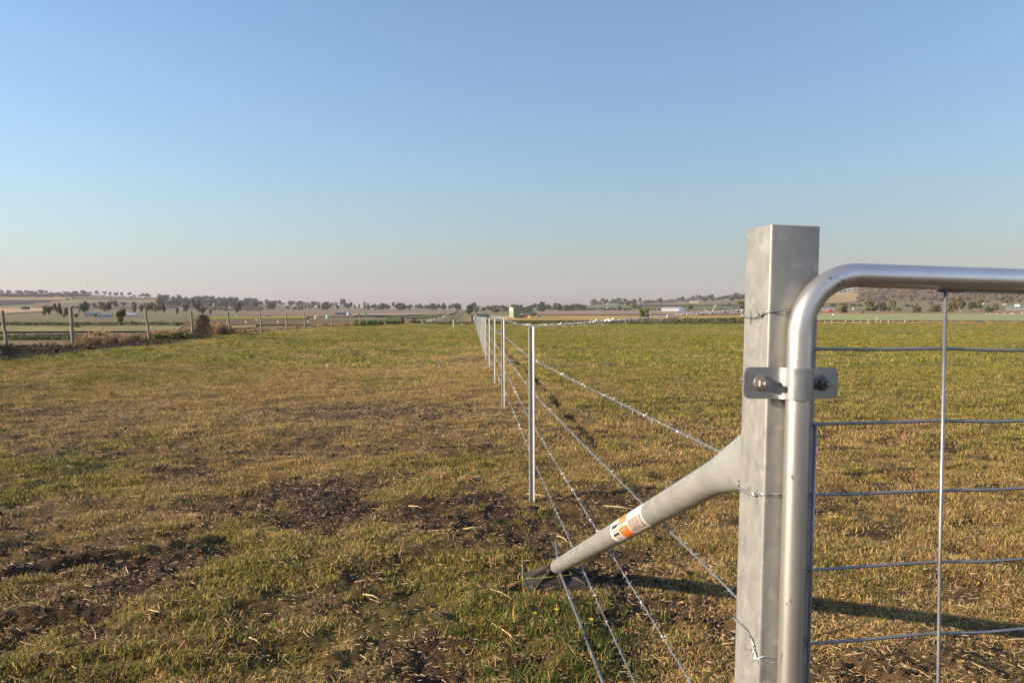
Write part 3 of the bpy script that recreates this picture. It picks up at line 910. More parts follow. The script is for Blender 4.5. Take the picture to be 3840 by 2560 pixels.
mb = MB(); patch(mb, .044, .084, 1.22, 2.25, .0008); mb.obj('orange_panel', M_SO, sk, True)
mb = MB(); patch(mb, .010, .040, .72, 1.02, .0008); patch(mb, .010, .040, 1.45, 1.68, .0008); mb.obj('black_panel', M_SK, sk, True)
mb = MB(); patch(mb, .010, .040, 1.74, 1.84, .0008); mb.obj('red_line', M_SO, sk, True)
mb = MB(); patch(mb, .088, .146, .98, 2.1, .0008); mb.obj('picture_panel', M_SG, sk, True)
mb = MB()      # illegible small print: rows of short strokes
rd = random.Random(5)
for k in range(5):
    patch(mb, .012 + k * .0056, .0155 + k * .0056, 1.08, 1.36, .0011, n=3)
for k in range(5): patch(mb, .013 + k * .0052, .0162 + k * .0052, 1.92, 2.08, .0011, n=3)
mb.obj('small_print', M_SG, sk, True, kind='stuff')
mb = MB()
for k in range(7): patch(mb, .045 + k * .005, .0478 + k * .005, .62, .86, .0011, n=3)
for k in range(4): patch(mb, .054 + k * .005, .0572 + k * .005, 1.42, 1.58, .0011, n=3)
for k in range(4):
    for q in range(6): patch(mb, .090 + q * .0088, .0955 + q * .0088, .50 + k * .10, .535 + k * .10, .0011, n=2)
mb.obj('small_print', M_SP, sk, True, kind='stuff')
mb = MB()
for k in range(5): patch(mb, .048 + k * .006, .0515 + k * .006, 1.06, 1.16, .0011, n=2)
mb.obj('small_print', M_SK, sk, True, kind='stuff')
mb = MB()
for s0, s1, t0, t1 in ((.092, .094, 1.0, 1.9), (.104, .106, 1.0, 1.7), (.118, .120, 1.0, 1.55), (.133, .135, 1.05, 1.9), (.094, .140, 1.66, 1.70), (.100, .122, 1.36, 1.39), (.112, .140, 1.92, 1.95)):
    patch(mb, s0, s1, t0, t1, .0011, n=6)
mb.obj('picture_lines', M_SP, sk, True, kind='stuff')

# raised weld seam along the stay
mb = MB(); vs = []; fs = []
for i in range(30):
    s_ = .37 + (LEN - .42) * i / 29
    for da, lf in ((-.035, .0002), (0, .0016), (.035, .0002)):
        an = R(74) + da; vs.append(HEAD + ax * s_ - FOOT + (up_ * math.cos(an) + sgn_side * math.sin(an)) * (SR + lf))
for i in range(29):
    for k in range(2): fs.append((i * 3 + k, i * 3 + k + 1, i * 3 + k + 4, i * 3 + k + 3))
mb.add(vs, fs); mb.obj('weld_seam', M_STAY, st, True)

# pad
pad = empty('ground_pad', (0.455, 4.42, float(hgt(.455, 4.42)[0]) + .016), R(4), label='dark moulded plastic ground pad under the foot of the stay', cat='ground pad')
mb = MB(); mb.box(-.2, .2, -.2, .2, -.03, .010); mb.obj('base_plate', M_PAD, pad)
mb = MB()
for a in range(4):
    c_, s_ = math.cos(a * math.pi / 2), math.sin(a * math.pi / 2)
    rot = lambda x, y: (x * c_ - y * s_, x * s_ + y * c_)
    # sloping wedge faces rising to the socket
    vs = [(*rot(.19, -.17), .011), (*rot(.19, .17), .011), (*rot(.06, .05), .045), (*rot(.06, -.05), .045), (*rot(.215, -.21), .012), (*rot(.215, .21), .012)]
    fs = [(0, 1, 2, 3)]
    mb.add(vs[:4], fs)
mb.obj('raised_face', M_PAD, pad)
for a in range(8):
    an = a * math.pi / 4 + .02; l = .22 if a % 2 else .18
    dx, dy = math.cos(an), math.sin(an); px_, py_ = -dy * .009, dx * .009
    mb = MB()
    vs = [(dx * .05 + px_, dy * .05 + py_, .01), (dx * .05 - px_, dy * .05 - py_, .01), (dx * l - px_, dy * l - py_, .01), (dx * l + px_, dy * l + py_, .01),
          (dx * .05 + px_, dy * .05 + py_, .085), (dx * .05 - px_, dy * .05 - py_, .085), (dx * l - px_, dy * l - py_, .022), (dx * l + px_, dy * l + py_, .022)]
    mb.add(vs, [(0, 3, 2, 1), (4, 5, 6, 7), (0, 1, 5, 4), (1, 2, 6, 5), (2, 3, 7, 6), (3, 0, 4, 7)])
    mb.obj('rib', M_PAD, pad)
mb = MB().lathe([(.07, .0), (.066, .07), (.055, .075), (.045, .05)], 16); auto_smooth(mb.obj('socket', M_PAD, pad))
for sx, sy in ((.175, .17), (-.18, .175), (-.17, -.18), (.175, -.18)):
    MB().lathe([(.016, 0), (.014, .02), (.009, .024)], 10, (sx, sy, .01)).obj('corner_stud', M_PAD, pad, True)
pad.scale = (.88, .82, 1.0)
# tie rod
rod = empty('tie_rod', (0.50, 3.0, .07), label='thin galvanised rod running from the stay foot back to the post base', cat='rod')
a = Vector((.468, 4.62, .150)); b_ = Vector((.455, 4.30, .085)); c = Vector((.545, 1.62, -.03))
mb = MB().tube([a - rod.location, b_ - rod.location, (b_ * .5 + c * .5) - rod.location, c - rod.location], .0062, 12)
mb.obj('shaft', M_ROD, rod, True)
jj = b_ * .86 + c * .14
MB().tube([jj - (c - b_).normalized() * .012 - rod.location, jj + (c - b_).normalized() * .012 - rod.location], .0072, 10).obj('weld_ring', M_ROD, rod, True)

# ------------------------------------------------------------------ steel pickets
M_HOLE = plain('hole_shadow', (.03, .03, .03), .9)


def picket_mesh(h):
    """a Y shaped steel picket: three flanges with thickened edges, a pointed buried end"""
    mb = MB(); t = .0024; L_ = .027
    prof = []
    for k, a in enumerate((78, 205, 318)):
        L2 = (.029, .025, .025)[k]
        d = Vector((math.cos(R(a)), math.sin(R(a)))); q = Vector((-d.y, d.x))
        for s_, wd in ((.004, -t), (L2 - .004, -t), (L2 - .003, -t * 1.7), (L2, -t * 1.6), (L2, t * 1.6), (L2 - .003, t * 1.7), (L2 - .004, t), (.004, t)):
            prof.append(d * s_ + q * wd)
    m_ = len(prof)
    vs = [(p.x, p.y, z_) for z_ in (-.35, h) for p in prof]
    fs = [(k, (k + 1) % m_, m_ + (k + 1) % m_, m_ + k) for k in range(m_)]
    fs.append(tuple(m_ + k for k in range(m_)))
    mb.add(vs, fs)
    return mb.mesh('picket', M_PICKET)


def solve_row(row):
    D = 10.0
    for _ in range(60): D = (H + .0052 * max(0, D - 6)) * F / (row - YH)
    return D


mh = MB()
d_ = Vector((math.cos(R(205)), math.sin(R(205)), 0)); q_ = Vector((-d_.y, d_.x, 0))
for sg in (1, -1): mh.add([d_ * .015 + q_ * (.0027 * sg) + d_ * (.0032 * math.cos(k * .785)) + Vector((0, 0, .0042 * math.sin(k * .785))) for k in range(8)], [tuple(range(8))])
HOLE = mh.mesh('hole', M_HOLE)
PY = [solve_row(r_) for r_ in (1885, 1538, 1446, 1383, 1349.5, 1326, 1308, 1294, 1281)]
while PY[-1] < 150: PY.append(PY[-1] + 4.6 + .3 * math.sin(len(PY)))
PXs = [.455, .462, .441, .432, .42] + [.425 + .006 * math.sin(i * 1.7) for i in range(len(PY) - 5)]
pmesh = picket_mesh(1.345)
ORD = 'first second third fourth fifth sixth seventh eighth ninth tenth eleventh twelfth thirteenth fourteenth fifteenth sixteenth seventeenth eighteenth nineteenth twentieth'.split()
ORD += ['twenty-' + s for s in ORD[:9]] + ['thirtieth'] + ['thirty-' + s for s in ORD[:9]] + ['fortieth'] + ['forty-' + s for s in ORD[:9]]
ptop = []
for i, (x, y) in enumerate(zip(PXs, PY)):
    o = link('steel_picket', pmesh)
    z = float(terrain(x, y)) if i else float(hgt(x, y)[0])
    o.location = (x, y, z)
    hs = 1.0
    o.rotation_euler = (rd.uniform(-.006, .006), (-.0045 if i < 2 else rd.uniform(-.008, .004)), R(rd.uniform(-6, 6)))
    ptop.append(z + 1.345)
    if i < 6:
        for zz in (.304, .45, .582, .70, .826, .96, 1.098, 1.22, 1.31):
            q_ = link('hole', HOLE, o); q_.location = (0, 0, zz)
    tag(o, ('tall galvanised steel picket nearest the gate post, bare soil at its base' if i == 0 else 'galvanised steel picket, %s along the barbed fence from the gate post' % ORD[i]), 'fence picket', 'steel pickets of the barbed wire fence')

# ------------------------------------------------------------------ barbed wires
def barb_mesh():
    mb = MB(); r_ = .0010
    rdb = random.Random(9)
    for k, (a, sx) in enumerate(((35, -1), (215, -1), (120, 1), (305, 1))):
        d = Vector((sx * .45, math.cos(R(a)), math.sin(R(a)))).normalized()
        mb.tube([Vector((sx * .002, 0, 0)), Vector((sx * .002, 0, 0)) + d * .011, Vector((sx * .002, 0, 0)) + d * .0165], [r_, r_, r_ * .25], 4)
    for sx in (-.002, .002):
        ring = [(sx + .0012 * (k / 6 - .5), .0030 * math.cos(k * 1.047), .0030 * math.sin(k * 1.047)) for k in range(7)]
        mb.tube(ring, .0010, 4)
    return mb.mesh('barb', M_WIRE)


BARB = barb_mesh()


def twisted(mb, pts, pitch=.055, r_=.0013, off=.0014, step=.0055, n=5):
    """two strands twisted round each other along a polyline"""
    pts = [Vector(p) for p in pts]
    acc = [0]
    for a, b_ in zip(pts[:-1], pts[1:]): acc.append(acc[-1] + (b_ - a).length)
    L_ = acc[-1]; m_ = max(3, int(L_ / step))
    for ph in (0, math.pi):
        out = []
        for i in range(m_ + 1):
            s_ = L_ * i / m_; k = min(len(pts) - 2, max(0, int(np.searchsorted(acc, s_, side='right')) - 1))
            t = (s_ - acc[k]) / max(1e-9, acc[k + 1] - acc[k]); p = pts[k].lerp(pts[k + 1], t)
            d = (pts[k + 1] - pts[k]).normalized(); x = d.cross(Vector((0, 0, 1)));
            if x.length < .2: x = d.cross(Vector((0, 1, 0)))
            x.normalize(); y = x.cross(d); an = ph + 2 * math.pi * s_ / pitch
            out.append(p + (x * math.cos(an) + y * math.sin(an)) * off)
        mb.tube(out, r_, n)


def loc2w(u, nn, z_): return PM @ Vector((u, -nn, z_))


WN = ['top', 'second', 'middle', 'fourth', 'bottom']
Wz0 = [1.452, 1.113, .800, .440, .110]       # at the gate post
Wp = [1.352, 1.098, .826, .582, .304]        # above each picket's foot
for wi in range(5):
    wire = empty('barbed_wire', (PXs[0], PY[0], Wp[wi]), label='%s strand of galvanised barbed wire on the new fence' % ('topmost' if wi == 0 else 'lowest' if wi == 4 else ['', 'second highest', 'middle', 'second lowest'][wi]), cat='barbed wire', group='barbed wires of the new fence')
    O = wire.location
    start = loc2w(-.004 if wi == 0 else .088, -PW + .004 if wi == 0 else -PW - .003, Wz0[wi])
    pts = [start]
    y_prev = None
    for i, (x, y) in enumerate(zip(PXs, PY)):
        zb = float(terrain(x, y)) if i else float(hgt(x, y)[0])
        q = Vector((x + .022, y, zb + Wp[wi] - (.004 * ((i * 7 + wi * 3) % 5))))
        p0 = pts[-1]
        for t in (.25, .5, .75):
            m_ = p0.lerp(q, t); m_.z -= (.018 if i else .004) * 4 * t * (1 - t) * .6 * (1 + .5 * math.sin(i * 2.1 + wi)); pts.append(m_)
        pts.append(q)
    near = [p for p in pts if p.y < 12.5]
    mb = MB(); twisted(mb, [p - O for p in near]); mb.obj('strand', M_WIRE, wire, True)
    mb = MB(); mb.tube([p - O for p in pts if p.y > 12.0], .0018, 5); mb.obj('strand', M_WIRE, wire, True)
    # barbs: single ones where they can be told apart, one joined part beyond
    acc = 0.0; nxt = .03 + .02 * wi; farb = MB(); cnt = 0
    for a, b_ in zip(pts[:-1], pts[1:]):
        l = (b_ - a).length
        while nxt < acc + l:
            p = a.lerp(b_, (nxt - acc) / l); d = (b_ - a).normalized()
            rotm = d.to_track_quat('X', 'Z').to_matrix().to_4x4() @ Matrix.Rotation(rd.uniform(0, 6.28), 4, 'X')
            if p.y < 10.5:
                bo = link('barb', BARB, wire); s_ = rd.uniform(.85, 1.2)
                bo.matrix_local = Matrix.Translation(p - O) @ rotm @ Matrix.Scale(s_, 4)
            elif p.y < 45:
                for k in range(2):
                    dd = (rotm @ Vector((0, math.cos(k * 1.6 + .4), math.sin(k * 1.6 + .4)))).normalized() if False else (rotm.to_3x3() @ Vector((.2, math.cos(k * 1.6 + .4), math.sin(k * 1.6 + .4))))
                    farb.tube([p - O - dd * .016, p - O + dd * .016], .0010, 3, cap=False)
            nxt += rd.uniform(.085, .105)
        acc += l
    farb.obj('far_barbs', M_WIRE, wire, kind='stuff')
    # tie round the post
    if wi < 3:
        zl = [(1.438, 1.449, 1.4515, 1.452), (1.100, 1.110, 1.1125, 1.113), (.838, .800, .7935, .796)][wi]
        e_ = .0035
        loop = [start] + ([] if wi == 0 else [loc2w(.03, -PW - e_, (zl[0] + Wz0[wi]) / 2)]) + [loc2w(-e_, -PW - e_, zl[0] + .004), loc2w(-e_, -PW * .9, zl[0] + .002), loc2w(-e_, -PW * .5, zl[0]), loc2w(-e_, -PW * .25, zl[0] * .75 + zl[1] * .25), loc2w(-e_, -.004, zl[1]), loc2w(.004, e_, zl[1]), loc2w(.03, e_, zl[2]),
                loc2w(.07, e_, zl[3]), loc2w(PW - .002, e_, zl[3]), loc2w(PW + e_, -.004, zl[3]), loc2w(PW + e_, -PW * .6, zl[3] + .006), loc2w(PW + e_, -PW, zl[3] + .01), loc2w(PW * .5, -PW - e_, Wz0[wi]), loc2w(-e_, -PW - e_, Wz0[wi])]
        mb = MB(); twisted(mb, [p - O for p in loop], pitch=.05); mb.obj('post_tie', M_WIRE, wire, True)
        for t_ in ((-e_, -PW * .62, zl[0]), (-e_, -PW * .30, zl[0] * .7 + zl[1] * .3)) if wi != 2 else ((-e_, -.022, zl[0] * .2 + zl[1] * .8), (-e_ + .001, -.006, zl[1])):
            bo = link('barb', BARB, wire); bo.matrix_local = Matrix.Translation(loc2w(*t_) - O) @ Matrix.Rotation(1.5, 4, 'Z') @ Matrix.Rotation(rd.uniform(0, 6), 4, 'X')
        bo = link('barb', BARB, wire); bo.matrix_local = Matrix.Translation(loc2w(PW + e_, -.03, zl[3]) - O) @ Matrix.Rotation(1.5, 4, 'Z')

# ------------------------------------------------------------------ old timber fence on the left
TP = [(273, 28.0, 1.33, 5, .0), (561, 34.6, 1.30, 20, .0), (722, 40.0, 1.30, 8, 0), (862, 46, 1.30, 13, 0), (979, 53, 1.25, 7, 0), (1075, 60, 1.27, 1, 0), (1142, 66.6, 1.28, 3, 0), (1198, 73, 1.26, 2, 0), (1246, 79.8, 1.25, 4, 0), (1288, 86.7, 1.24, 3, 0),
      (1319, 93, 1.28, 3, 0), (1350, 99.5, 1.3, 4, 0), (1376, 106, 1.2, 0, 0), (1400, 113, 1.2, 0, 0), (1419, 119, 1.2, 0, 0), (1436, 125, 1.2, 2, 0), (1452, 131, 1.15, 0, 0), (1466, 137, 1.0, 0, 0), (1479, 143, 1.05, 0, 0), (1490, 149, 1.1, 0, 0), (1497, 155, 1.1, 0, 0), (27, 25.5, 1.15, 20, 0)]


def timber_mesh(seed, h):
    rdt = random.Random(seed); mb = MB(); pts = []; rr = []
    ox = rdt.uniform(-.02, .02)
    for k in range(9):
        t = k / 8
        pts.append((ox * math.sin(t * 3.1) + rdt.uniform(-.012, .012), rdt.uniform(-.012, .012), -.3 + (h + .3) * t)); rr.append(.062 * (1 - .22 * t) * rdt.uniform(.9, 1.1))
    mb.tube(pts, rr, 9)
    return mb.mesh('timber_post', M_WOODPOST)


tlabels = {0: 'tall leaning grey timber post beside the dark earth bank', 1: 'crooked grey timber post among dry orange weeds', 2: 'pale timber post rising behind the dead brush heap',
           3: 'leaning grey timber post just right of the dead brush heap', 4: 'timber post tilting over the pale hay band, fifth from the bank', 21: 'bent timber post behind the earth bank at the far left'}
for i, (px, D, hh, ln, _) in enumerate(TP):
    p, _ = at(px, 0, D)
    o = link('timber_post', timber_mesh(50 + i, hh), group='old timber posts left of the paddock')
    o.location = (p.x, p.y, p.z)
    o.rotation_euler = (rd.uniform(-.03, .03), -ln / 150 * (1 if i != 3 else 1.0), rd.uniform(0, 6) if False else 0)
    tag(o, tlabels.get(i, 'slim grey timber post, %s along the old fence from the earth bank' % ORD[i]), 'fence post')

# ------------------------------------------------------------------ trees
def foliage_mat(name, dark, light, trans=.12):
    m, nt, b = newmat(name); L = nt.links.new
    oi = N(nt, 'ShaderNodeObjectInfo'); tc = N(nt, 'ShaderNodeTexCoord')
    no = N(nt, 'ShaderNodeTexNoise', inp={'Scale': 5.0, 'Detail': 3.0}); L(tc.outputs['Object'], no.inputs['Vector'])
    a = N(nt, 'ShaderNodeMath', operation='MULTIPLY_ADD'); L(oi.outputs['Random'], a.inputs[0]); a.inputs[1].default_value = .5
    a2 = N(nt, 'ShaderNodeMath', operation='SUBTRACT'); L(no.outputs['Fac'], a2.inputs[0]); a2.inputs[1].default_value = .25; L(a2.outputs[0], a.inputs[2])
    mx = N(nt, 'ShaderNodeMix', data_type='RGBA'); mx.inputs[6].default_value = (*dark, 1); mx.inputs[7].default_value = (*light, 1)
    L(a.outputs[0], mx.inputs[0]); L(mx.outputs[2], b.inputs['Base Color'])
    b.inputs['Roughness'].default_value = .8; b.inputs['Specular IOR Level'].default_value = .15
    tr = N(nt, 'ShaderNodeBsdfTranslucent'); L(mx.outputs[2], tr.inputs[0])
    ms = N(nt, 'ShaderNodeMixShader'); ms.inputs[0].default_value = trans
    L(b.outputs[0], ms.inputs[1]); L(tr.outputs[0], ms.inputs[2]); L(ms.outputs[0], nt.nodes['Material Output'].inputs[0])
    return m


M_GUM = foliage_mat('gum_foliage', (.040, .046, .024), (.105, .105, .060))
M_GREYGUM = foliage_mat('dry_gum_foliage', (.085, .066, .043), (.17, .135, .09))
M_DENSE = foliage_mat('dense_foliage', (.025, .034, .013), (.075, .08, .03))
M_OLIVE = foliage_mat('olive_foliage', (.07, .07, .02), (.16, .145, .05))
M_LIME = foliage_mat('light_green_foliage', (.08, .095, .02), (.17, .18, .045))
M_BARK = plain('pale_bark', (.30, .27, .22), .9, var=.4, scale=8)
M_DARKBARK = plain('dark_bark', (.12, .095, .07), .9, var=.4, scale=8)


def clump(mb, c, r, n, q, rd, mi):
    for _ in range(n):
        while True:
            v = Vector((rd.uniform(-1, 1), rd.uniform(-1, 1), rd.uniform(-1, 1)))
            if .2 < v.length < 1: break
        v = v.normalized() * (v.length ** .5)
        p = Vector((c[0] + v.x * r[0], c[1] + v.y * r[0], c[2] + v.z * r[1]))
        nn = (v + Vector((rd.uniform(-.8, .8), rd.uniform(-.8, .8), rd.uniform(-.4, 1)))).normalized()
        x = nn.orthogonal().normalized(); y = nn.cross(x); a = rd.uniform(0, 3.14)
        x, y = x * math.cos(a) + y * math.sin(a), y * math.cos(a) - x * math.sin(a)
        s = q * rd.uniform(.6, 1.3)
        mb.add([p - x * s - y * s * .6, p + x * s * .8 - y * s * .7, p + x * s + y * s * .6, p - x * s * .7 + y * s * .8], [(0, 1, 2, 3)], mi)


def tree_shape(kind, seed):
    """trunk and crown of a tree one unit high and about one unit wide"""
    rd = random.Random(seed); tk = MB(); cr = MB()
    if kind == 'gum':
        fork = rd.uniform(.22, .38); lx = rd.uniform(-.05, .05)
        tk.tube([(0, 0, -.03), (lx * .5, 0, fork * .5), (lx, 0, fork)], [.034, .026, .022], 6)
        for k in range(rd.randint(4, 6)):
            a = rd.uniform(0, 6.28); rr = rd.uniform(.12, .36); zz = rd.uniform(.62, .9)
            e = (lx + rr * math.cos(a), rr * math.sin(a), zz)
            tk.tube([(lx, 0, fork), (lx + rr * .55 * math.cos(a), rr * .55 * math.sin(a), fork + (zz - fork) * .5), e], [.018, .012, .006], 5)
            clump(cr, e, (rd.uniform(.15, .22), rd.uniform(.12, .18)), 44, .055, rd, 0)
            for _ in range(2):
                clump(cr, (e[0] + rd.uniform(-.18, .18), e[1] + rd.uniform(-.18, .18), min(.9, max(.42, e[2] + rd.uniform(-.25, .10)))), (rd.uniform(.11, .18), rd.uniform(.09, .14)), 30, .05, rd, 0)
    elif kind == 'round':
        tk.tube([(0, 0, -.03), (0, 0, .2)], [.04, .035], 6)
        for k in range(3):
            a = k * 2.1; tk.tube([(0, 0, .18), (.2 * math.cos(a), .2 * math.sin(a), .5)], [.025, .01], 5)
        for k in range(16):
            a = rd.uniform(0, 6.28); zz = rd.uniform(.22, .85); rr = .34 * math.sqrt(max(.05, 1 - ((zz - .5) / .48) ** 2)) * rd.uniform(.3, 1)
            clump(cr, (rr * math.cos(a), rr * math.sin(a), zz), (rd.uniform(.13, .2), rd.uniform(.10, .16)), 36, .06, rd, 0)
    elif kind == 'tall':
        tk.tube([(0, 0, -.03), (0, 0, .5), (0, 0, .8)], [.04, .03, .015], 6)
        for k in range(14):
            a = rd.uniform(0, 6.28); zz = rd.uniform(.3, .93); rr = rd.uniform(.05, .3) * (1.1 - zz * .7)
            tk.tube([(0, 0, zz * .8), (rr * math.cos(a), rr * math.sin(a), zz)], [.012, .005], 4)
            clump(cr, (rr * math.cos(a), rr * math.sin(a), zz), (rd.uniform(.10, .2), rd.uniform(.07, .11)), 30, .05, rd, 0)
    elif kind == 'bush':
        for k in range(5):
            a = rd.uniform(0, 6.28); tk.tube([(0, 0, -.05), (.25 * math.cos(a), .25 * math.sin(a), .5)], [.02, .008], 4)
        for k in range(18):
            a = rd.uniform(0, 6.28); zz = rd.uniform(.08, .82); rr = .38 * math.sqrt(max(.05, 1 - (zz / .98) ** 2)) * rd.uniform(.3, 1)
            clump(cr, (rr * math.cos(a), rr * math.sin(a), zz), (rd.uniform(.12, .2), rd.uniform(.10, .18)), 36, .06, rd, 0)
    elif kind == 'flat':
        tk.tube([(0, 0, -.03), (.03, 0, .35), (-.02, 0, .7)], [.022, .018, .014], 6)
        for k in range(6):
            a = k * 1.05; e = (.36 * math.cos(a), .36 * math.sin(a), .82)
            tk.tube([(-.02, 0, .66), e], [.012, .005], 4); clump(cr, e, (.2, .09), 40, .05, rd, 0)
        clump(cr, (0, 0, .9), (.3, .08), 60, .035, rd, 0)
    elif kind == 'lean':
        tk.tube([(0, 0, -.03), (-.03, 0, .25), (.05, 0, .5)], [.045, .035, .025], 7); tk.tube([(-.03, 0, .22), (-.3, .02, .36), (-.36, .02, .44)], [.025, .018, .01], 6)
        for k in range(18):
            a = rd.uniform(0, 6.28); zz = rd.uniform(.34, .92); rr = rd.uniform(.05, .28)
            clump(cr, (.08 + rr * math.cos(a), rr * math.sin(a), zz), (rd.uniform(.10, .17), rd.uniform(.09, .14)), 44, .05, rd, 0)
    elif kind == 'palm':
        tk.tube([(0, 0, -.03), (.01, 0, .75)], [.03, .022], 6)
        for k in range(12):
            a = k * .52; c_, s_ = math.cos(a), math.sin(a)
            pts = [(0, 0, .75), (.2 * c_, .2 * s_, .9), (.42 * c_, .42 * s_, .78)]
            for p, q in zip(pts[:-1], pts[1:]):
                cr.add([(p[0] - s_ * .03, p[1] + c_ * .03, p[2]), (p[0] + s_ * .03, p[1] - c_ * .03, p[2]), (q[0] + s_ * .03, q[1] - c_ * .03, q[2]), (q[0] - s_ * .03, q[1] + c_ * .03, q[2])], [(0, 1, 2, 3)])
    zr = {'gum': (.30, 1.0), 'round': (.10, 1.0), 'tall': (.18, 1.0), 'bush': (0.0, 1.0), 'flat': (.66, 1.0), 'lean': (.28, 1.0), 'palm': (.62, 1.0)}[kind]
    V = np.array(cr.v)
    z0, z1 = np.percentile(V[:, 2], 1), np.percentile(V[:, 2], 99)
    V[:, 2] = zr[0] + (V[:, 2] - z0) / (z1 - z0) * (zr[1] - zr[0])
    rr = np.percentile(np.hypot(V[:, 0], V[:, 1]), 96)
    V[:, :2] *= .52 / rr
    cr.v = [tuple(p) for p in V]
    return tk, cr


SHAPES = {}


def shape(kind, v, mat, bark):
    key = (kind, v, mat.name)
    if key not in SHAPES:
        tk, cr = tree_shape(kind, hash((kind == 'gum', v)) % 1000 + 31 * v + len(kind))
        both = MB(); both.add(tk.v, tk.f, 0); both.add(cr.v, cr.f, 1)
        SHAPES[key] = (tk.mesh('trunk', bark, True), cr.mesh('crown', mat), both.mesh('tree', [bark, mat]))
    return SHAPES[key]


NT = [0]


def tree(px, row, hpx, wpx, label, kind='gum', mat=None, group=None, D=None, name=None, bark=None, cat='tree', whole=None):
    p, D = at(px, row, D)
    mat = mat or (M_GUM if kind in ('gum', 'tall', 'flat') else M_DENSE)
    bark = bark or (M_BARK if kind in ('gum', 'lean', 'flat') else M_DARKBARK)
    NT[0] += 1
    tk, cr, both = shape(kind, NT[0] % (7 if kind == 'gum' else 3 if kind in ('round', 'bush', 'tall') else 1), mat, bark)
    h = hpx * D / F; w_ = wpx * D / F 
    name = name or {'gum': 'gum_tree', 'round': 'round_tree', 'tall': 'tall_tree', 'bush': 'bush', 'flat': 'flat_topped_tree', 'lean': 'leaning_tree', 'palm': 'palm_tree'}[kind]
    small = hpx < 26 if whole is None else whole
    if small:
        o = link(name, both)
        o.location = p
    else:
        o = empty(name, p)
        link('trunk', tk, o); link('crown', cr, o)
    o.rotation_euler = (0, 0, rd.uniform(0, 6.28) if kind != 'lean' else -.1)
    o.scale = (w_, w_, h)
    TREES.append((o, px))
    return tag(o, label, cat, group)


TREES = []
rd = random.Random(21)
# left ridge (px, base row, height, width): one tree each along the crest
ridge = [(2, 1099, 20, 24), (38, 1100, 19, 19), (70, 1100, 17, 30), (88, 1101, 14, 18), (113, 1101, 17, 32), (132, 1101, 14, 20), (155, 1101, 20, 27), (175, 1101, 16, 18), (197, 1102, 11, 22), (222, 1101, 10, 25), (245, 1100, 14, 13), (261, 1101, 12, 24), (281, 1101, 15, 30),
         (315, 1101, 18, 23), (338, 1103, 12, 24), (363, 1107, 18, 14), (374, 1109, 8, 8), (394, 1111, 17, 15), (414, 1112, 15, 13), (436, 1112, 15, 17), (458, 1112, 16, 13), (488, 1114, 18, 14), (503, 1114, 10, 11), (526, 1114, 9, 14), (545, 1114, 17, 26), (556, 1114, 12, 20)]
for i, (x, y, h, w_) in enumerate(ridge):
    tree(x, y, h, w_, 'small gum tree on the far left ridge crest, %s from the left' % ORD[i], 'gum', group='gum trees along the left ridge crest', D=1790)
for i, (x, y, h, w_) in enumerate([(253, 1124, 5, 6), (277, 1122, 7, 10), (133, 1127, 4, 8)]):
    tree(x, y, h, w_, ['tiny shrub between the strips of the left hillside', 'small grey shrub above the yellowish hillside strip', 'low shrub on the dark ploughed hillside strip'][i], 'bush', cat='shrub')
# individual trees on the left flats
mid = [(97, 1183, 34, 31, 'flat', 'lone flat topped tree on the pale stubble edge far left'),
       (184, 1190, 42, 40, 'gum', 'broad gum tree at the left end of the clump by the timber post'),
       (215, 1195, 57, 32, 'gum', 'tallest gum tree in the clump left of the tall timber post'),
       (229, 1188, 34, 14, 'gum', 'thin gum tree behind the clump left of the tall timber post'),
       (247, 1200, 45, 24, 'gum', 'gum tree with bent trunk just left of the tall timber post'),
       (276, 1163, 16, 14, 'gum', 'small tree just right of the tall timber post top'),
       (290, 1163, 15, 16, 'gum', 'small tree on the slope right of the tall timber post'),
       (312, 1189, 58, 34, 'gum', 'large gum tree in front of the blue roofed farmhouse'),
       (332, 1164, 27, 26, 'gum', 'dark gum tree behind the blue roofed farmhouse'),
       (355, 1163, 26, 22, 'gum', 'rounded gum tree on the slope above the two farmhouses'),
       (384, 1172, 40, 26, 'gum', 'pale trunked gum tree rising behind the second farmhouse'),
       (398, 1180, 50, 38, 'gum', 'dark spreading gum tree beside the second farmhouse'),
       (434, 1159, 32, 26, 'gum', 'gum tree above the lone tree with a leaning limb'),
       (464, 1160, 28, 26, 'gum', 'gum tree left of the long pale shed roof'),
       (503, 1187, 54, 36, 'gum', 'gum tree standing at the right end of the long pale shed'),
       (530, 1180, 38, 20, 'gum', 'narrow gum tree between the pale shed and the crooked post'),
       (548, 1172, 30, 22, 'gum', 'gum tree just left of the crooked timber post top'),
       (563, 1178, 44, 34, 'gum', 'gum tree directly behind the crooked timber post'),
       (589, 1180, 44, 30, 'gum', 'dark gum tree just right of the crooked timber post'),
       (612, 1184, 54, 20, 'gum', 'tall narrow gum tree right of the crooked timber post'),
       (598, 1160, 32, 22, 'gum', 'grey gum tree on the slope beneath the hilltop shed'),
       (665, 1184, 32, 18, 'gum', 'small gum tree in front of the white cottages'),
       (700, 1178, 36, 26, 'gum', 'gum tree just left of the brush heap post'),
       (735, 1184, 58, 36, 'gum', 'pale trunked gum tree right of the brush heap post'),
       (762, 1184, 32, 24, 'gum', 'dark low gum tree in front of the long white house'),
       (790, 1185, 24, 13, 'gum', 'slim pale gum tree right of the long white house'),
       (895, 1184, 52, 26, 'gum', 'open gum tree with a forked trunk on the bare paddock')]
for x, y, h, w_, k, lb in mid:
    tree(x, y, h, w_, lb, k, group='gum trees on the flats behind the old fence')
tree(449, 1226, 67, 36, 'lone bushy tree with a broken leaning limb beyond the timber fence', 'lean', M_OLIVE)
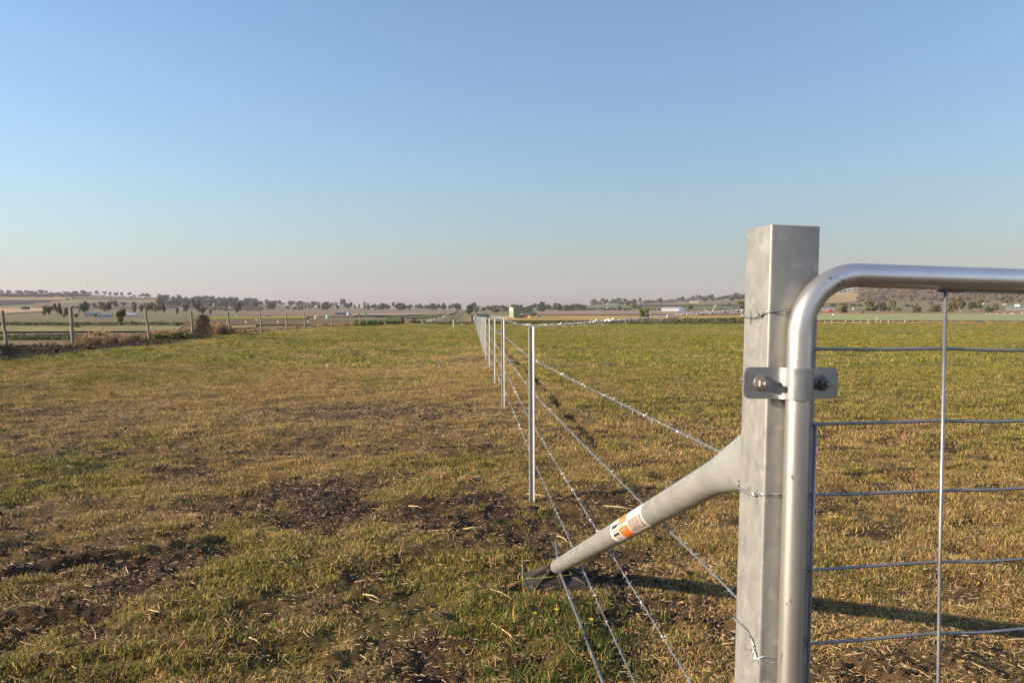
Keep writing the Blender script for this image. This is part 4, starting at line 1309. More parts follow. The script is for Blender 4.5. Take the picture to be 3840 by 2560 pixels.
for x, y, h, w_, lb in [(288, 1190, 14, 20, 'dark round shrub left of the blue roofed farmhouse'), (362, 1188, 11, 12, 'dark shrub between the two farmhouses'), (290, 1231, 15, 24, 'rounded dark green shrub at the foot of the tall timber post'),
                       (72, 1219, 8, 14, 'small shrub on the left drain bank beside the white scraps'), (108, 1220, 8, 18, 'low shrub on the left drain bank, second from the left edge'), (138, 1220, 6, 10, 'smallest shrub on the left drain bank'),
                       (496, 1218, 14, 12, 'upright dark shrub left of the crooked timber post'), (607, 1218, 13, 12, 'shrub on the drain bank right of the crooked timber post'), (663, 1222, 14, 14, 'green shrub on the drain bank left of the brush heap'), (302, 1217, 6, 8, 'tiny shrub above the dark round shrub on the drain')]:
    tree(x, y, h, w_, lb, 'bush', M_OLIVE if 'green' in lb else M_DENSE, cat='shrub')
# wooded rise left of centre: many trees, told apart only in the mass
seen = 0
for k in range(84):
    x = rd.uniform(600, 960); top = np.interp(x, [600, 700, 800, 960], [1100, 1108, 1115, 1120]); 
    y = rd.uniform(0, 1) ** .8
    base = np.interp(x, [600, 700, 800, 960], [1122, 1132, 1137, 1142]) + y * np.interp(x, [600, 960], [28, 18])
    hk, hm = rd.choice(['gum', 'gum', 'round']), rd.choice([M_GUM, M_GUM, M_DENSE, M_GREYGUM])
    tree(x, base, rd.uniform(20, 30), rd.uniform(20, 32), '%s %s tree in the wooded rise, %s row' % ('grey brown' if hm is M_GREYGUM else 'blackish green' if hm is M_DENSE else 'grey green', 'rounded' if hk == 'round' else 'spreading gum', 'back' if y < .35 else 'middle' if y < .7 else 'front'), hk, hm, group='gum trees crowding the wooded rise', whole=True, name='gum_tree')
for i, (x, h, w_) in enumerate([(672, 28, 16), (727, 20, 14), (792, 22, 22), (820, 18, 14), (838, 22, 16), (870, 22, 20)]):
    tree(x, 1142, h * 1.3, w_, 'tall gum tree topping the wooded rise skyline, %s from the left' % ORD[i], 'gum', group='taller gum trees on the wooded rise')
for i, x in enumerate((1010, 1023)): tree(x, 1160, 25, 22, ['rounded dark tree at the right end of the wooded rise', 'broad dark tree beside the rounded one ending the wooded rise'][i], 'round')
for k in range(34):
    x = rd.uniform(950, 1270)
    tree(x, rd.uniform(1142, 1150), rd.uniform(14, 22), rd.uniform(16, 24), 'small tree in the hazy line behind the central tree row', rd.choice(['gum', 'round', 'gum']), rd.choice([M_GUM, M_GREYGUM]), group='hazy trees behind the central row')
# central row along the far edge of the bare field
cen = [(1079, 16, 14), (1106, 13, 15), (1120, 15, 9), (1132, 17, 14), (1145, 20, 15), (1159, 20, 13), (1173, 24, 14), (1197, 22, 16), (1211, 26, 12), (1224, 31, 24), (1239, 24, 16), (1266, 19, 20), (1303, 24, 16), (1317, 30, 18), (1331, 19, 12), (1347, 22, 9), (1367, 30, 9), (1382, 21, 14), (1395, 22, 14), (1407, 24, 13), (1421, 20, 10), (1434, 26, 16), (1446, 24, 14), (1460, 18, 14), (1475, 30, 16), (1490, 24, 18)]
for i, (x, h, w_) in enumerate(cen):
    tree(x, 1163, h, w_, 'small dark tree in the central row across the bare field, %s from the left' % ORD[i], rd.choice(['gum', 'round', 'gum']), rd.choice([M_GUM, M_DENSE, M_GUM]), group='central row of trees')
for i, (x, h, w_, k) in enumerate([(1289, 32, 24, 'gum'), (1378, 21, 10, 'gum'), (1365, 24, 9, 'palm')]):
    tree(x, 1152, h, w_, ['tall gum tree behind the red roofed house', 'slim tree on the skyline right of the red roofed house', 'palm like tree on the skyline above the central row'][i], k, D=1700)
for k in range(46):
    x = rd.uniform(1280, 1725)
    tree(x, rd.uniform(1151, 1157), rd.uniform(10, 18), rd.uniform(14, 24), 'distant tree in the dark skyline band left of the track', rd.choice(['gum', 'round', 'round']), rd.choice([M_GUM, M_DENSE]), group='skyline trees left of the track', D=rd.uniform(1500, 2100))
cen2 = [(1500, 28, 24), (1514, 24, 16), (1536, 22, 13), (1558, 20, 9), (1576, 24, 18), (1600, 18, 14), (1624, 26, 20), (1645, 24, 16), (1664, 28, 16), (1703, 24, 18), (1712, 26, 18), (1724, 22, 14)]
for i, (x, h, w_) in enumerate(cen2):
    tree(x, 1163.5, h, w_, 'dark tree bordering the bare field left of the track, %s from the left' % ORD[i], rd.choice(['gum', 'round']), rd.choice([M_GUM, M_DENSE]), group='trees left of the farm track')
# round the green shed
for x, y, h, w_, k, m_, lb in [(1765, 1180, 40, 30, 'bush', M_DENSE, 'big dark bush right of the farm track'), (1776, 1172, 38, 26, 'gum', M_DENSE, 'tall dark tree behind the big bush by the track'),
                               (1756, 1176, 24, 18, 'bush', M_OLIVE, 'olive bush at the left foot of the big dark bush'), (1888, 1170, 22, 28, 'round', M_LIME, 'light green round tree left of the green shed'),
                               (1903, 1168, 16, 16, 'round', M_OLIVE, 'small olive tree between the light green tree and the shed'), (2032, 1166, 34, 26, 'tall', M_DENSE, 'tall pointed dark tree right of the green shed'),
                               (2020, 1166, 24, 20, 'round', M_GUM, 'round tree left of the pointed tree by the shed'), (2005, 1186, 16, 18, 'bush', M_DENSE, 'dark bush beside the yellow bale'), (2081, 1160, 26, 10, 'palm', M_GUM, 'palm tree on the skyline right of the shed'),
                               (2097, 1166, 20, 20, 'round', M_GUM, 'grey green tree below the skyline palm')]:
    tree(x, y, h, w_, lb, k, m_)
for k in range(46):
    x = rd.uniform(1785, 2200)
    tree(x, rd.uniform(1158, 1166), rd.uniform(12, 24), rd.uniform(14, 26), 'tree in the dark belt behind the green shed yard', rd.choice(['gum', 'round', 'tall']), rd.choice([M_GUM, M_DENSE, M_GREYGUM]), group='tree belt behind the shed yard', D=rd.uniform(900, 1300))
# row of small round trees
row = [2095, 2108, 2121, 2132, 2144, 2155, 2167, 2178, 2191, 2204, 2215, 2225, 2254, 2268, 2281, 2293, 2306, 2342, 2351, 2361, 2423, 2434, 2446, 2455, 2470]
for i, x in enumerate(row):
    tree(x, 1164.5 + rd.uniform(-.6, .6), rd.uniform(8, 12), rd.uniform(7, 11), 'small round tree in the planted row, %s from the left' % ORD[i], 'round', M_DENSE, group='planted row of small round trees')
for x, y, h, w_, k, m_, lb in [(2322, 1168, 22, 18, 'tall', M_OLIVE, 'pointed tree standing proud in the planted row'), (2378, 1162, 20, 26, 'gum', M_GUM, 'wide tree behind the planted row'), (2396, 1160, 14, 18, 'round', M_GUM, 'round tree right of the wide tree behind the planted row'),
                               (2414, 1206, 50, 36, 'bush', M_LIME, 'feathery light green shrub at the golden field edge'), (2426, 1200, 32, 18, 'bush', M_DENSE, 'dark shrub at the right side of the feathery shrub'),
                               (2490, 1212, 14, 32, 'bush', M_GREYGUM, 'grey twiggy bush at the far paddock edge'), (2560, 1161, 15, 16, 'round', M_DENSE, 'dark tree right of the white ended shed'), (2590, 1160, 18, 22, 'round', M_DENSE, 'double dark tree further right of the white ended shed'),
                               (2777, 1160, 30, 40, 'bush', M_OLIVE, 'olive tree beside the left edge of the gate post'), (2735, 1148, 11, 14, 'round', M_GUM, 'small tree on the slope left of the gate post'), (2714, 1148, 8, 9, 'round', M_DENSE, 'smallest dark tree on the slope left of the gate post')]:
    tree(x, y, h, w_, lb, k, m_)
for (x0, x1, b0, b1, n, h0, h1, gr, lb) in [(2060, 2200, 1156, 1160, 8, 10, 18, 'skyline trees left of the teal shed', 'skyline tree between the palm and the teal shed'), (2215, 2380, 1138, 1147, 20, 14, 26, 'trees round the teal shed', 'dark tree clustered round the teal shed'),
                                           (2395, 2480, 1134, 1142, 9, 12, 22, 'ridge trees above the white ended shed', 'ridge tree in the left clump above the white ended shed'), (2480, 2800, 1122, 1134, 34, 14, 24, 'trees along the right ridge', 'grey gum tree along the ridge left of the gate post')]:
    for k in range(n):
        x = x0 + (x1 - x0) * (k + rd.uniform(.1, .9)) / n
        tree(x, rd.uniform(b0, b1) - 6 * (x - x0) / (x1 - x0) * (x0 > 2400), rd.uniform(h0, h1), rd.uniform(16, 26), lb, rd.choice(['gum', 'round', 'gum']), rd.choice([M_GUM, M_GREYGUM, M_GUM]), group=gr, whole=True)
# beyond the gate
for x, y, h, w_, k, m_, lb in [(3164, 1176, 38, 38, 'round', M_OLIVE, 'round olive tree right of the red harvester'), (3259, 1168, 38, 46, 'bush', M_OLIVE, 'left one of the two big dark bushes seen through the gate'), (3302, 1168, 35, 42, 'bush', M_DENSE, 'darkest of the two big bushes seen through the gate'),
                               (3343, 1172, 46, 30, 'gum', M_OLIVE, 'tall olive tree right of the big dark bushes'), (3335, 1169, 15, 18, 'bush', M_DENSE, 'small dark shrub below the tall olive tree'), (3365, 1171, 19, 28, 'bush', M_LIME, 'bright green bush right of the tall olive tree'),
                               (3437, 1174, 34, 30, 'bush', M_OLIVE, 'olive bush in mid field left of the gate bar'), (3508, 1172, 30, 42, 'bush', M_OLIVE, 'broad olive tree just left of the vertical gate bar'), (3570, 1174, 44, 42, 'bush', M_OLIVE, 'olive tree just right of the vertical gate bar'),
                               (3600, 1175, 60, 44, 'gum', M_OLIVE, 'tallest olive tree right of the vertical gate bar'), (3641, 1160, 28, 34, 'round', M_DENSE, 'dark round tree right of the tallest olive tree'), (3672, 1160, 38, 38, 'round', M_OLIVE, 'round tree in front of the white hillside house'),
                               (3708, 1172, 24, 32, 'bush', M_DENSE, 'nearly black bush in front of the hillside houses'), (3733, 1164, 24, 24, 'round', M_OLIVE, 'olive tree right of the nearly black bush'), (3400, 1152, 12, 16, 'round', M_GUM, 'small tree at the hill foot between the gate bushes'), (3418, 1150, 8, 12, 'bush', M_GUM, 'tiny bush at the hill foot beside the small tree'),
                               (3080, 1150, 14, 20, 'bush', M_DENSE, 'dark shrub by the long grey roof next to the gate post'), (3122, 1150, 11, 24, 'round', M_GUM, 'low tree behind the long grey roof'), (3200, 1148, 8, 26, 'round', M_GUM, 'low hazy tree at the foot of the tan slope'), (3225, 1148, 8, 22, 'round', M_GUM, 'hazy tree right of the one at the tan slope foot')]:
    tree(x, y, h, w_, lb, k, m_)
for i, (x, y) in enumerate([(3155, 1100), (3168, 1097), (3186, 1094), (3203, 1091), (3222, 1088)]):
    tree(x, y, 11, 14, 'small tree on the bare shoulder of the wooded hill, %s from the left' % ORD[i], 'gum', M_GREYGUM, D=1750)
for k in range(135):
    x = rd.uniform(3225, 3860); y = rd.uniform(1078, 1143)
    if y < 1139 - (x - 3200) * .9: continue
    hk, hm = rd.choice(['gum', 'round', 'gum']), rd.choice([M_GREYGUM, M_GREYGUM, M_GUM])
    tree(x, y, rd.uniform(11, 17), rd.uniform(13, 21), '%s %s, hill %s, %s' % ('grey brown' if hm is M_GREYGUM else 'dark green', 'spreading gum' if hk == 'gum' else 'rounded gum', 'foot' if y > 1128 else 'middle' if y > 1105 else 'upper slope', 'left of gate bar' if x < 3520 else 'right of gate bar' if x < 3690 else 'at the far right'), hk, hm, group='scattered gum trees on the wooded hill')
for k in range(22):
    x = 3240 + k * 29 + rd.uniform(-8, 8)
    tree(x, np.interp(x, [3200, 3300, 3860], [1094, 1082, 1074]), rd.uniform(10, 16), rd.uniform(14, 22), 'grey gum tree on the crest of the wooded hill', 'gum', M_GREYGUM, group='scattered gum trees on the wooded hill', D=1720)

# ------------------------------------------------------------------ masses nobody could count: scrub, weeds
def weed_proto(name, mat, seed, kind):
    rdw = random.Random(seed); mb = MB()
    if kind == 'leafy':
        for k in range(5): clump(mb, (rdw.uniform(-.3, .3), rdw.uniform(-.3, .3), rdw.uniform(.15, .6)), (.28, .22), 22, .07, rdw, 0)
    else:
        for k in range(70):
            a = rdw.uniform(0, 6.28); l = rdw.uniform(.4, 1); e = rdw.uniform(.05, .45)
            b0 = Vector((rdw.uniform(-.25, .25), rdw.uniform(-.25, .25), 0)); tip = b0 + Vector((e * math.cos(a), e * math.sin(a), l)); wv = Vector((-math.sin(a), math.cos(a), 0)) * .012
            mb.add([b0 - wv, b0 + wv, tip], [(0, 1, 2)])
            q = tip + Vector((rdw.uniform(-.1, .1), rdw.uniform(-.1, .1), rdw.uniform(-.2, .1))); mb.add([tip, q, (tip + b0 * .3) / 1.3 + wv * 2], [(0, 1, 2)])
    return mb.mesh(name, mat)


def weeds(name, label, zones, mat, kind='leafy'):
    P, Rr, Sc, Ix, Ti = [], [], [], [], []
    for (x0, x1, d0a, d1a, d0b, d1b, n, h, w_) in zones:
        for _ in range(n):
            t = rng.random(); x = x0 + (x1 - x0) * t; a = d0a + (d0b - d0a) * t; b_ = d1a + (d1b - d1a) * t
            if vnoise(x * .05, 3.3, 77) < .25 and rng.random() < .7: continue
            p, _ = at(x, 0, rng.uniform(a, b_))
            P.append((p.x, p.y, p.z + .02)); s = h * rng.uniform(.5, 1.25); Sc.append((w_ * s, w_ * s, s)); Rr.append((0, 0, rng.uniform(0, 6.28))); Ix.append(rng.integers(0, 3)); Ti.append(rng.random())
    return scatter(name, label, [weed_proto('%s_%d' % (name, k), mat, 400 + k, kind) for k in range(3)], P, Rr, Sc, Ix, Ti)


M_WEED = leaf_mat('weed_green', (.075, .085, .03), (.16, .15, .06), trans=.1)
M_YWEED = leaf_mat('weed_yellow', (.14, .14, .03), (.24, .22, .06), trans=.15)
M_OWEED = leaf_mat('weed_orange', (.15, .085, .045), (.38, .26, .14), trans=.15)
M_SCRUB = leaf_mat('scrub', (.045, .040, .028), (.09, .08, .055), trans=.05)
M_DITCH = leaf_mat('ditch_grass', (.075, .08, .025), (.15, .14, .05), trans=.1)
M_SCRUB2 = leaf_mat('hill_scrub', (.10, .078, .05), (.20, .15, .095), trans=.05)
M_VERGE = leaf_mat('verge_grass', (.22, .14, .055), (.38, .26, .11), trans=.1)
weeds('verge_grass', 'dry orange brown grass along the paddock edge beyond the gate', [(3060, 3900, 132, 152, 132, 152, 700, .30, 2.6)], M_VERGE, 'dry')
weeds('ridge_scrub', 'dark low scrub under the trees of the left ridge', [(-300, 330, 1620, 1780, 1620, 1780, 420, 5.5, 2.4), (330, 620, 1700, 1790, 1700, 1790, 60, 3, 2.0)], M_SCRUB)
weeds('drain_weeds', 'dark green weeds along the drain behind the timber fence', [(-200, 700, 158, 176, 158, 172, 420, .65, 2.0), (-200, 290, 54, 64, 54, 64, 420, .28, 2.4), (330, 640, 62, 70, 62, 68, 110, .30, 2.2), (780, 1080, 68, 76, 78, 84, 150, .35, 2.2)], M_WEED)
weeds('dry_weeds', 'dry orange weeds along the old timber fence', [(285, 560, 29, 33, 35, 38, 170, .30, .9), (560, 700, 36, 40, 40, 43, 110, .36, .9), (780, 860, 44, 48, 47, 50, 90, .55, .8), (870, 1010, 48, 50, 56, 58, 30, .3, .9), (-100, 280, 27, 31, 27, 31, 60, .22, .9), (1040, 1330, 62, 66, 96, 100, 120, .3, 1.0), (320, 390, 33, 36, 33, 36, 60, .45, .9)], M_OWEED, 'dry')
weeds('yellow_weeds', 'yellow green weeds round the far timber posts', [(1335, 1500, 104, 112, 140, 158, 420, .75, 1.6), (1540, 1590, 150, 160, 150, 160, 70, .7, 1.6), (560, 700, 36, 38, 39, 41, 50, .35, 1.5)], M_YWEED)
weeds('ditch_grass', 'rank dark grass along the far edge of the paddock', [(1800, 2860, 138, 152, 138, 152, 800, .45, 2.2), (2500, 2880, 150, 230, 150, 230, 420, 1.1, 2.2), (1585, 1770, 140, 152, 138, 150, 120, .35, 2.0)], M_DITCH)
weeds('wood_undergrowth', 'brown undergrowth and far trees of the wooded hill', [(3220, 3900, 1100, 1720, 1100, 1720, 900, 6.5, 1.5), (600, 980, 1050, 1500, 900, 1400, 200, 5, 1.8)], M_SCRUB2)

# dead brush heap
p, D = at(742, 0, 40.5)
bh = empty('brush_heap', p, label='dark tangled heap of dead brush against a timber post', cat='brush heap')
M_TWIG = plain('dead_twig', (.085, .058, .045), .9, var=.5, scale=3)
M_TWIG2 = plain('pale_twig', (.26, .19, .14), .9, var=.4, scale=3)
rb = random.Random(4)
for nm, mt, cx, wx, hx, cnt in (('dark_twigs', M_TWIG, .26, .50, 1.12, 2600), ('pale_twigs', M_TWIG2, -.32, .60, .90, 800)):
    mb = MB()
    for k in range(cnt):
        a = rb.uniform(0, 6.28); rr = math.sqrt(rb.random()); zt = rb.random()
        r_ = wx * (1 - zt ** 2 * .75); b0 = Vector((cx + r_ * rr * math.cos(a), .45 * rr * math.sin(a), hx * zt * .95))
        d = Vector((rb.uniform(-1, 1), rb.uniform(-1, 1), rb.uniform(-.4, 1))).normalized() * rb.uniform(.08, .28); wv = d.cross(Vector((rb.uniform(-1, 1), 1, .3))).normalized() * .006
        mb.add([b0 - wv, b0 + wv, b0 + d], [(0, 1, 2)])
    mb.obj(nm, mt, bh)
def leaning(name, px0, r0, px1, r1, D, rad, label, cat, mat):
    p0, _ = at(px0, 0, D); k = D / F
    zz0 = H - (r0 - YH) * k; zz1 = H - (r1 - YH) * k
    p1 = p0 + Vector((RX, RY, 0)) * ((px1 - px0) * k); p0.z = zz0; p1.z = zz1
    return MB().tube([(0, 0, 0), (p1 - p0) * .5 + Vector((0, 0, .02)), p1 - p0], [rad, rad * .9, rad * .8], 8).obj(name, mat, None, True, label=label, cat=cat), p0


o, p0 = leaning('fallen_post', 640, 1257, 699, 1217, 39, .045, 'broken grey timber post leaning up into the brush heap', 'fence post', M_WOODPOST); o.location = p0
o, p0 = leaning('fallen_rail', -60, 1260, 312, 1252, 58, .022, 'long thin pale rail lying in the weeds behind the timber fence', 'rail', M_WOODPOST); o.location = p0
o, p0 = leaning('fallen_rail', 400, 1251, 650, 1247, 60, .02, 'second pale rail length lying left of the brush heap', 'rail', M_WOODPOST); o.location = p0
o, p0 = leaning('rusty_picket', 386, 1282, 384, 1200, 42, .022, 'thin rusty steel picket standing in the dry weeds', 'fence picket', M_RUST); o.location = p0
o, p0 = leaning('timber_stump_post', 1445, 1224, 1446, 1206, 104, .10, 'short stout timber stump among the yellow green weeds', 'fence post', M_WOODPOST); o.location = p0

# white pegs
def peg(px, rb_, rt_, label, D=None, w_=.05, group=None, name='marker_peg', cat='marker peg'):
    if D is None: _, D = at(px, rb_)
    p, _ = at(px, 0, D); h = (rb_ - rt_) * D / F; w_ = max(w_, 2.4 * D / F / 2)
    mb = MB(); mb.tube([(0, 0, -.2), (0, 0, h * .92), (0, 0, h)], [w_, w_, w_ * .55], 4)
    o = mb.obj(name, M_WHITE, None, label=label, cat=cat, group=group); o.location = p; o.rotation_euler = (0, 0, .6)
    return o


peg(1700, 1228, 1199, 'white marker peg standing alone left of the new fence', w_=.045)
peg(1731, 1217, 1211, 'tiny white peg at the paddock edge left of the new fence', D=118, w_=.04)
for i, (px, rb_, rt_) in enumerate([(1583, 1212, 1204), (1589, 1211, 1203), (1594, 1209, 1202), (1598, 1208, 1201), (1604, 1206, 1200), (1611, 1204, 1199), (1618, 1203, 1197), (1628, 1200, 1194), (1645, 1195, 1189), (1658, 1191, 1185), (1664, 1189, 1184), (1672, 1186, 1182)]):
    peg(px, rb_, rt_, 'white track side post, %s from the near end' % ORD[i], group='white posts along the farm track', name='guide_post', cat='post')
peg(1567, 1214, 1200, 'tall white post beside the dark parked car', D=190, name='guide_post', cat='post')
for i, (px, rb_, rt_) in enumerate([(537, 1222, 1207), (586, 1222, 1212), (788, 1213, 1204), (850, 1220, 1213), (922, 1215, 1200), (1042, 1215, 1200), (1155, 1220, 1208), (1416, 1212, 1202)]):
    peg(px, rb_, rt_, 'thin pale picket in the second far fence, %s from the left' % ORD[i], D=170, group='thin pickets of the second far fence', name='far_picket', cat='fence picket')
rails = {}
for i, (px, rb_, rt_) in enumerate([(3093, 1203, 1193), (3118, 1208, 1196), (3145, 1212, 1203), (3171, 1209, 1197), (3199, 1206, 1194), (3227, 1206, 1195), (3255.6, 1207, 1193), (3284, 1207, 1194), (3302, 1207, 1194), (3331, 1209, 1196), (3392, 1211, 1197), (3422, 1208, 1199)]):
    rails[i] = peg(px, rb_, rt_, 'white fence peg along the pale green crop, %s from the gate post' % ORD[i], D=140, group='white pegs along the pale green crop', name='white_peg', cat='fence peg')
o, p0 = leaning('cross_rail', 3284, 1194.5, 3302, 1194.5, 140, .05, 'short white rail joining two white pegs like a small goal', 'rail', M_WHITE); o.location = p0
for i, px in enumerate((3695, 3712, 3737, 3766, 3790, 3797, 3832)):
    peg(px, 1179 + i * .3, 1173 - (i == 6) * 3, 'white post at the far edge of the pale green crop, %s from the left' % ORD[i], D=420, group='white posts beyond the pale green crop', name='far_white_post', cat='post')

# ------------------------------------------------------------------ buildings and yard things
BM = {}


def bmat(col, ribs=False):
    k = (col, ribs)
    if k not in BM:
        m, nt, b = newmat('painted_cladding'); L = nt.links.new
        tc = N(nt, 'ShaderNodeTexCoord'); no = N(nt, 'ShaderNodeTexNoise', inp={'Scale': .7, 'Detail': 4.0}); L(tc.outputs['Object'], no.inputs['Vector'])
        rp = N(nt, 'ShaderNodeValToRGB'); rp.color_ramp.elements[0].position = .3; rp.color_ramp.elements[1].position = .7
        rp.color_ramp.elements[0].color = (*[c * .88 for c in col], 1); rp.color_ramp.elements[1].color = (*[min(1, c * 1.08) for c in col], 1)
        L(no.outputs['Fac'], rp.inputs[0]); L(rp.outputs[0], b.inputs['Base Color']); b.inputs['Roughness'].default_value = .55
        BM[k] = m
    return BM[k]


M_GLASS = plain('dark_window', (.03, .035, .04), .15, var=.1, spec=.5)


def shed(px, rowb, lpx, hpx, label, cat='shed', name='shed', W=None, yaw=0.0, wall=(.5, .5, .48), roof=(.4, .42, .45), end=None, D=None, win=2, door=True, gable='x', ribs=0, wallfrac=.66, sink=.4):
    wall = tuple(c * .78 for c in wall); roof = tuple(c * .62 for c in roof)
    p, D = at(px, rowb, D); k = D / F
    Lm = lpx * k; h = hpx * k; W = W or Lm * .55; hw = h * wallfrac
    o = empty(name, p, -math.atan((px - 1920) / F) - PSI + yaw, label=label, cat=cat)
    mb = MB(); x0, x1 = -Lm / 2, Lm / 2
    mw = bmat(wall); mr_ = bmat(roof); me_ = bmat(end or wall)
    if gable == 'flat':
        mb.box(x0, x1, 0, W, -sink, hw); mb.obj('wall', mw, o)
        MB().box(x0 - .2, x1 + .2, -.2, W + .2, hw + .003, h).obj('roof', mr_, o)
    elif gable == 'x':       # ridge along the long side
        mb.add([(x0, 0, -sink), (x1, 0, -sink), (x1, 0, hw), (x0, 0, hw), (x0, W, -sink), (x1, W, -sink), (x1, W, hw), (x0, W, hw)], [(0, 1, 2, 3), (5, 4, 7, 6)])
        mb.obj('wall', mw, o)
        for sx in (x0, x1):
            mg = MB(); mg.add([(sx, 0, -sink), (sx, W, -sink), (sx, W, hw), (sx, W / 2, h - .05), (sx, 0, hw)], [(0, 1, 2, 3, 4) if sx > 0 else (4, 3, 2, 1, 0)]); mg.obj('gable_end', me_, o)
        ov = .03 * Lm; t = .06 * h * .3 + .03
        mg = MB(); sl = (h - hw) / (W / 2)
        for sg in (0, 1):
            ye = -ov if sg == 0 else W + ov; ze = hw - sl * ov
            mg.add([(x0 - ov, ye, ze), (x1 + ov, ye, ze), (x1 + ov, W / 2, h), (x0 - ov, W / 2, h), (x0 - ov, ye, ze + t), (x1 + ov, ye, ze + t), (x1 + ov, W / 2, h + t), (x0 - ov, W / 2, h + t)],
                   [(0, 3, 2, 1), (4, 5, 6, 7), (0, 1, 5, 4), (2, 3, 7, 6), (0, 4, 7, 3), (1, 2, 6, 5)])
        mg.obj('roof', mr_, o)
    else:                     # gable facing the viewer
        mb.add([(x0, 0, -sink), (x1, 0, -sink), (x1, 0, hw), (0, 0, h), (x0, 0, hw), (x0, W, -sink), (x1, W, -sink), (x1, W, hw), (0, W, h), (x0, W, hw)], [(0, 1, 2, 3, 4), (1, 6, 7, 2), (5, 0, 4, 9), (6, 5, 9, 8, 7)])
        mb.obj('wall', me_, o); mg = MB(); ov = .04 * Lm; t = .05 * h
        for sg in (-1, 1):
            xe = sg * (Lm / 2 + ov); ze = hw - (h - hw) / (Lm / 2) * ov
            mg.add([(0, -ov, h), (0, W, h), (xe, W, ze), (xe, -ov, ze), (0, -ov, h + t), (0, W, h + t), (xe, W, ze + t), (xe, -ov, ze + t)], [(0, 1, 2, 3), (7, 6, 5, 4), (0, 3, 7, 4), (3, 2, 6, 7), (2, 1, 5, 6)])
        mg.obj('roof', mr_, o)
    for i in range(win):
        cx = x0 + Lm * (i + .5 + (.3 if door else 0)) / (win + (.6 if door else 0)); ww = min(.09 * Lm, 1.0)
        f_ = MB().box(cx - ww, cx + ww, -.04, .0, hw * .42, hw * .82).obj('window', bmat((.7, .7, .68)), o)
        MB().box(cx - ww * .85, cx + ww * .85, -.06, -.041, hw * .46, hw * .78).obj('pane', M_GLASS, f_)
    if door:
        dw = min(.05 * Lm, .6)
        d_ = MB().box(x0 + Lm * .1 - dw, x0 + Lm * .1 + dw, -.05, 0, -sink * .2, hw * .8).obj('door', bmat((.22, .2, .18)), o)
    if ribs:
        for i in range(ribs):
            cx = x0 + Lm * (i + 1) / (ribs + 1)
            MB().box(cx - .05, cx + .05, -.06, -.002, -sink * .5, hw * .99).obj('cladding_rib', mw, o)
    return o


GREEN = (.14, .17, .11)
gshed = shed(1961, 1185, 74, 42, 'large green steel shed with cream doors facing left', 'shed', 'machinery_shed', W=13, yaw=R(0), wall=GREEN, roof=(.16, .19, .13), end=(.55, .52, .36), D=430, win=0, door=False, ribs=15, wallfrac=.96, gable='x')
gshed.rotation_euler.z += R(10)
gm = MB()
for y_, wdt in ((3.4, 4.6), (9.4, 4.6)): pass
Lg = 74 * 430 / F
for y0 in (1.0, 5.2, 9.3):
    MB().box(-Lg / 2 - .10, -Lg / 2 - .02, y0, y0 + 3.0, -.3, 3.9).obj('roller_door', bmat((.20, .23, .15)), gshed)
shed(1815, 1186, 48, 24, 'low house with dark green roof and white barge boards by the track', 'house', 'farm_house', W=9, yaw=R(14), wall=(.35, .38, .38), roof=(.055, .085, .06), D=405, win=3, wallfrac=.45)
shed(1784, 1175, 10, 12, 'small white caravan like box beside the dark bush', 'hut', 'white_hut', W=1.8, wall=(.62, .60, .60), roof=(.6, .58, .58), D=420, win=0, door=False, gable='flat', wallfrac=.95)
shed(1782, 1184, 9, 8, 'small red brick coloured hut below the white box', 'hut', 'red_hut', W=1.5, wall=(.26, .07, .05), roof=(.3, .1, .08), D=400, win=0, door=False, gable='flat', wallfrac=.9)
TEAL = (.14, .23, .21)
shed(1284, 1192, 62, 15, 'long low teal shed behind the timber posts', 'shed', 'long_shed', W=6, wall=TEAL, roof=(.35, .40, .40), D=600, win=1, gable='x', wallfrac=.82)
shed(341, 1188, 46, 17, 'blue roofed white farmhouse left of the long pale shed', 'house', 'farm_house', W=8, yaw=R(-12), wall=(.50, .50, .46), roof=(.16, .20, .24), win=3)
shed(392, 1190.5, 46, 15, 'second farmhouse with grey veranda roof beside the gum tree', 'house', 'farm_house', W=8, yaw=R(-8), wall=(.52, .50, .46), roof=(.24, .28, .31), win=3)
shed(485, 1187, 50, 13, 'long pale grey shed between gum trees', 'shed', 'long_shed', W=9, yaw=R(-6), wall=(.5, .48, .48), roof=(.62, .58, .58), win=1, wallfrac=.5)
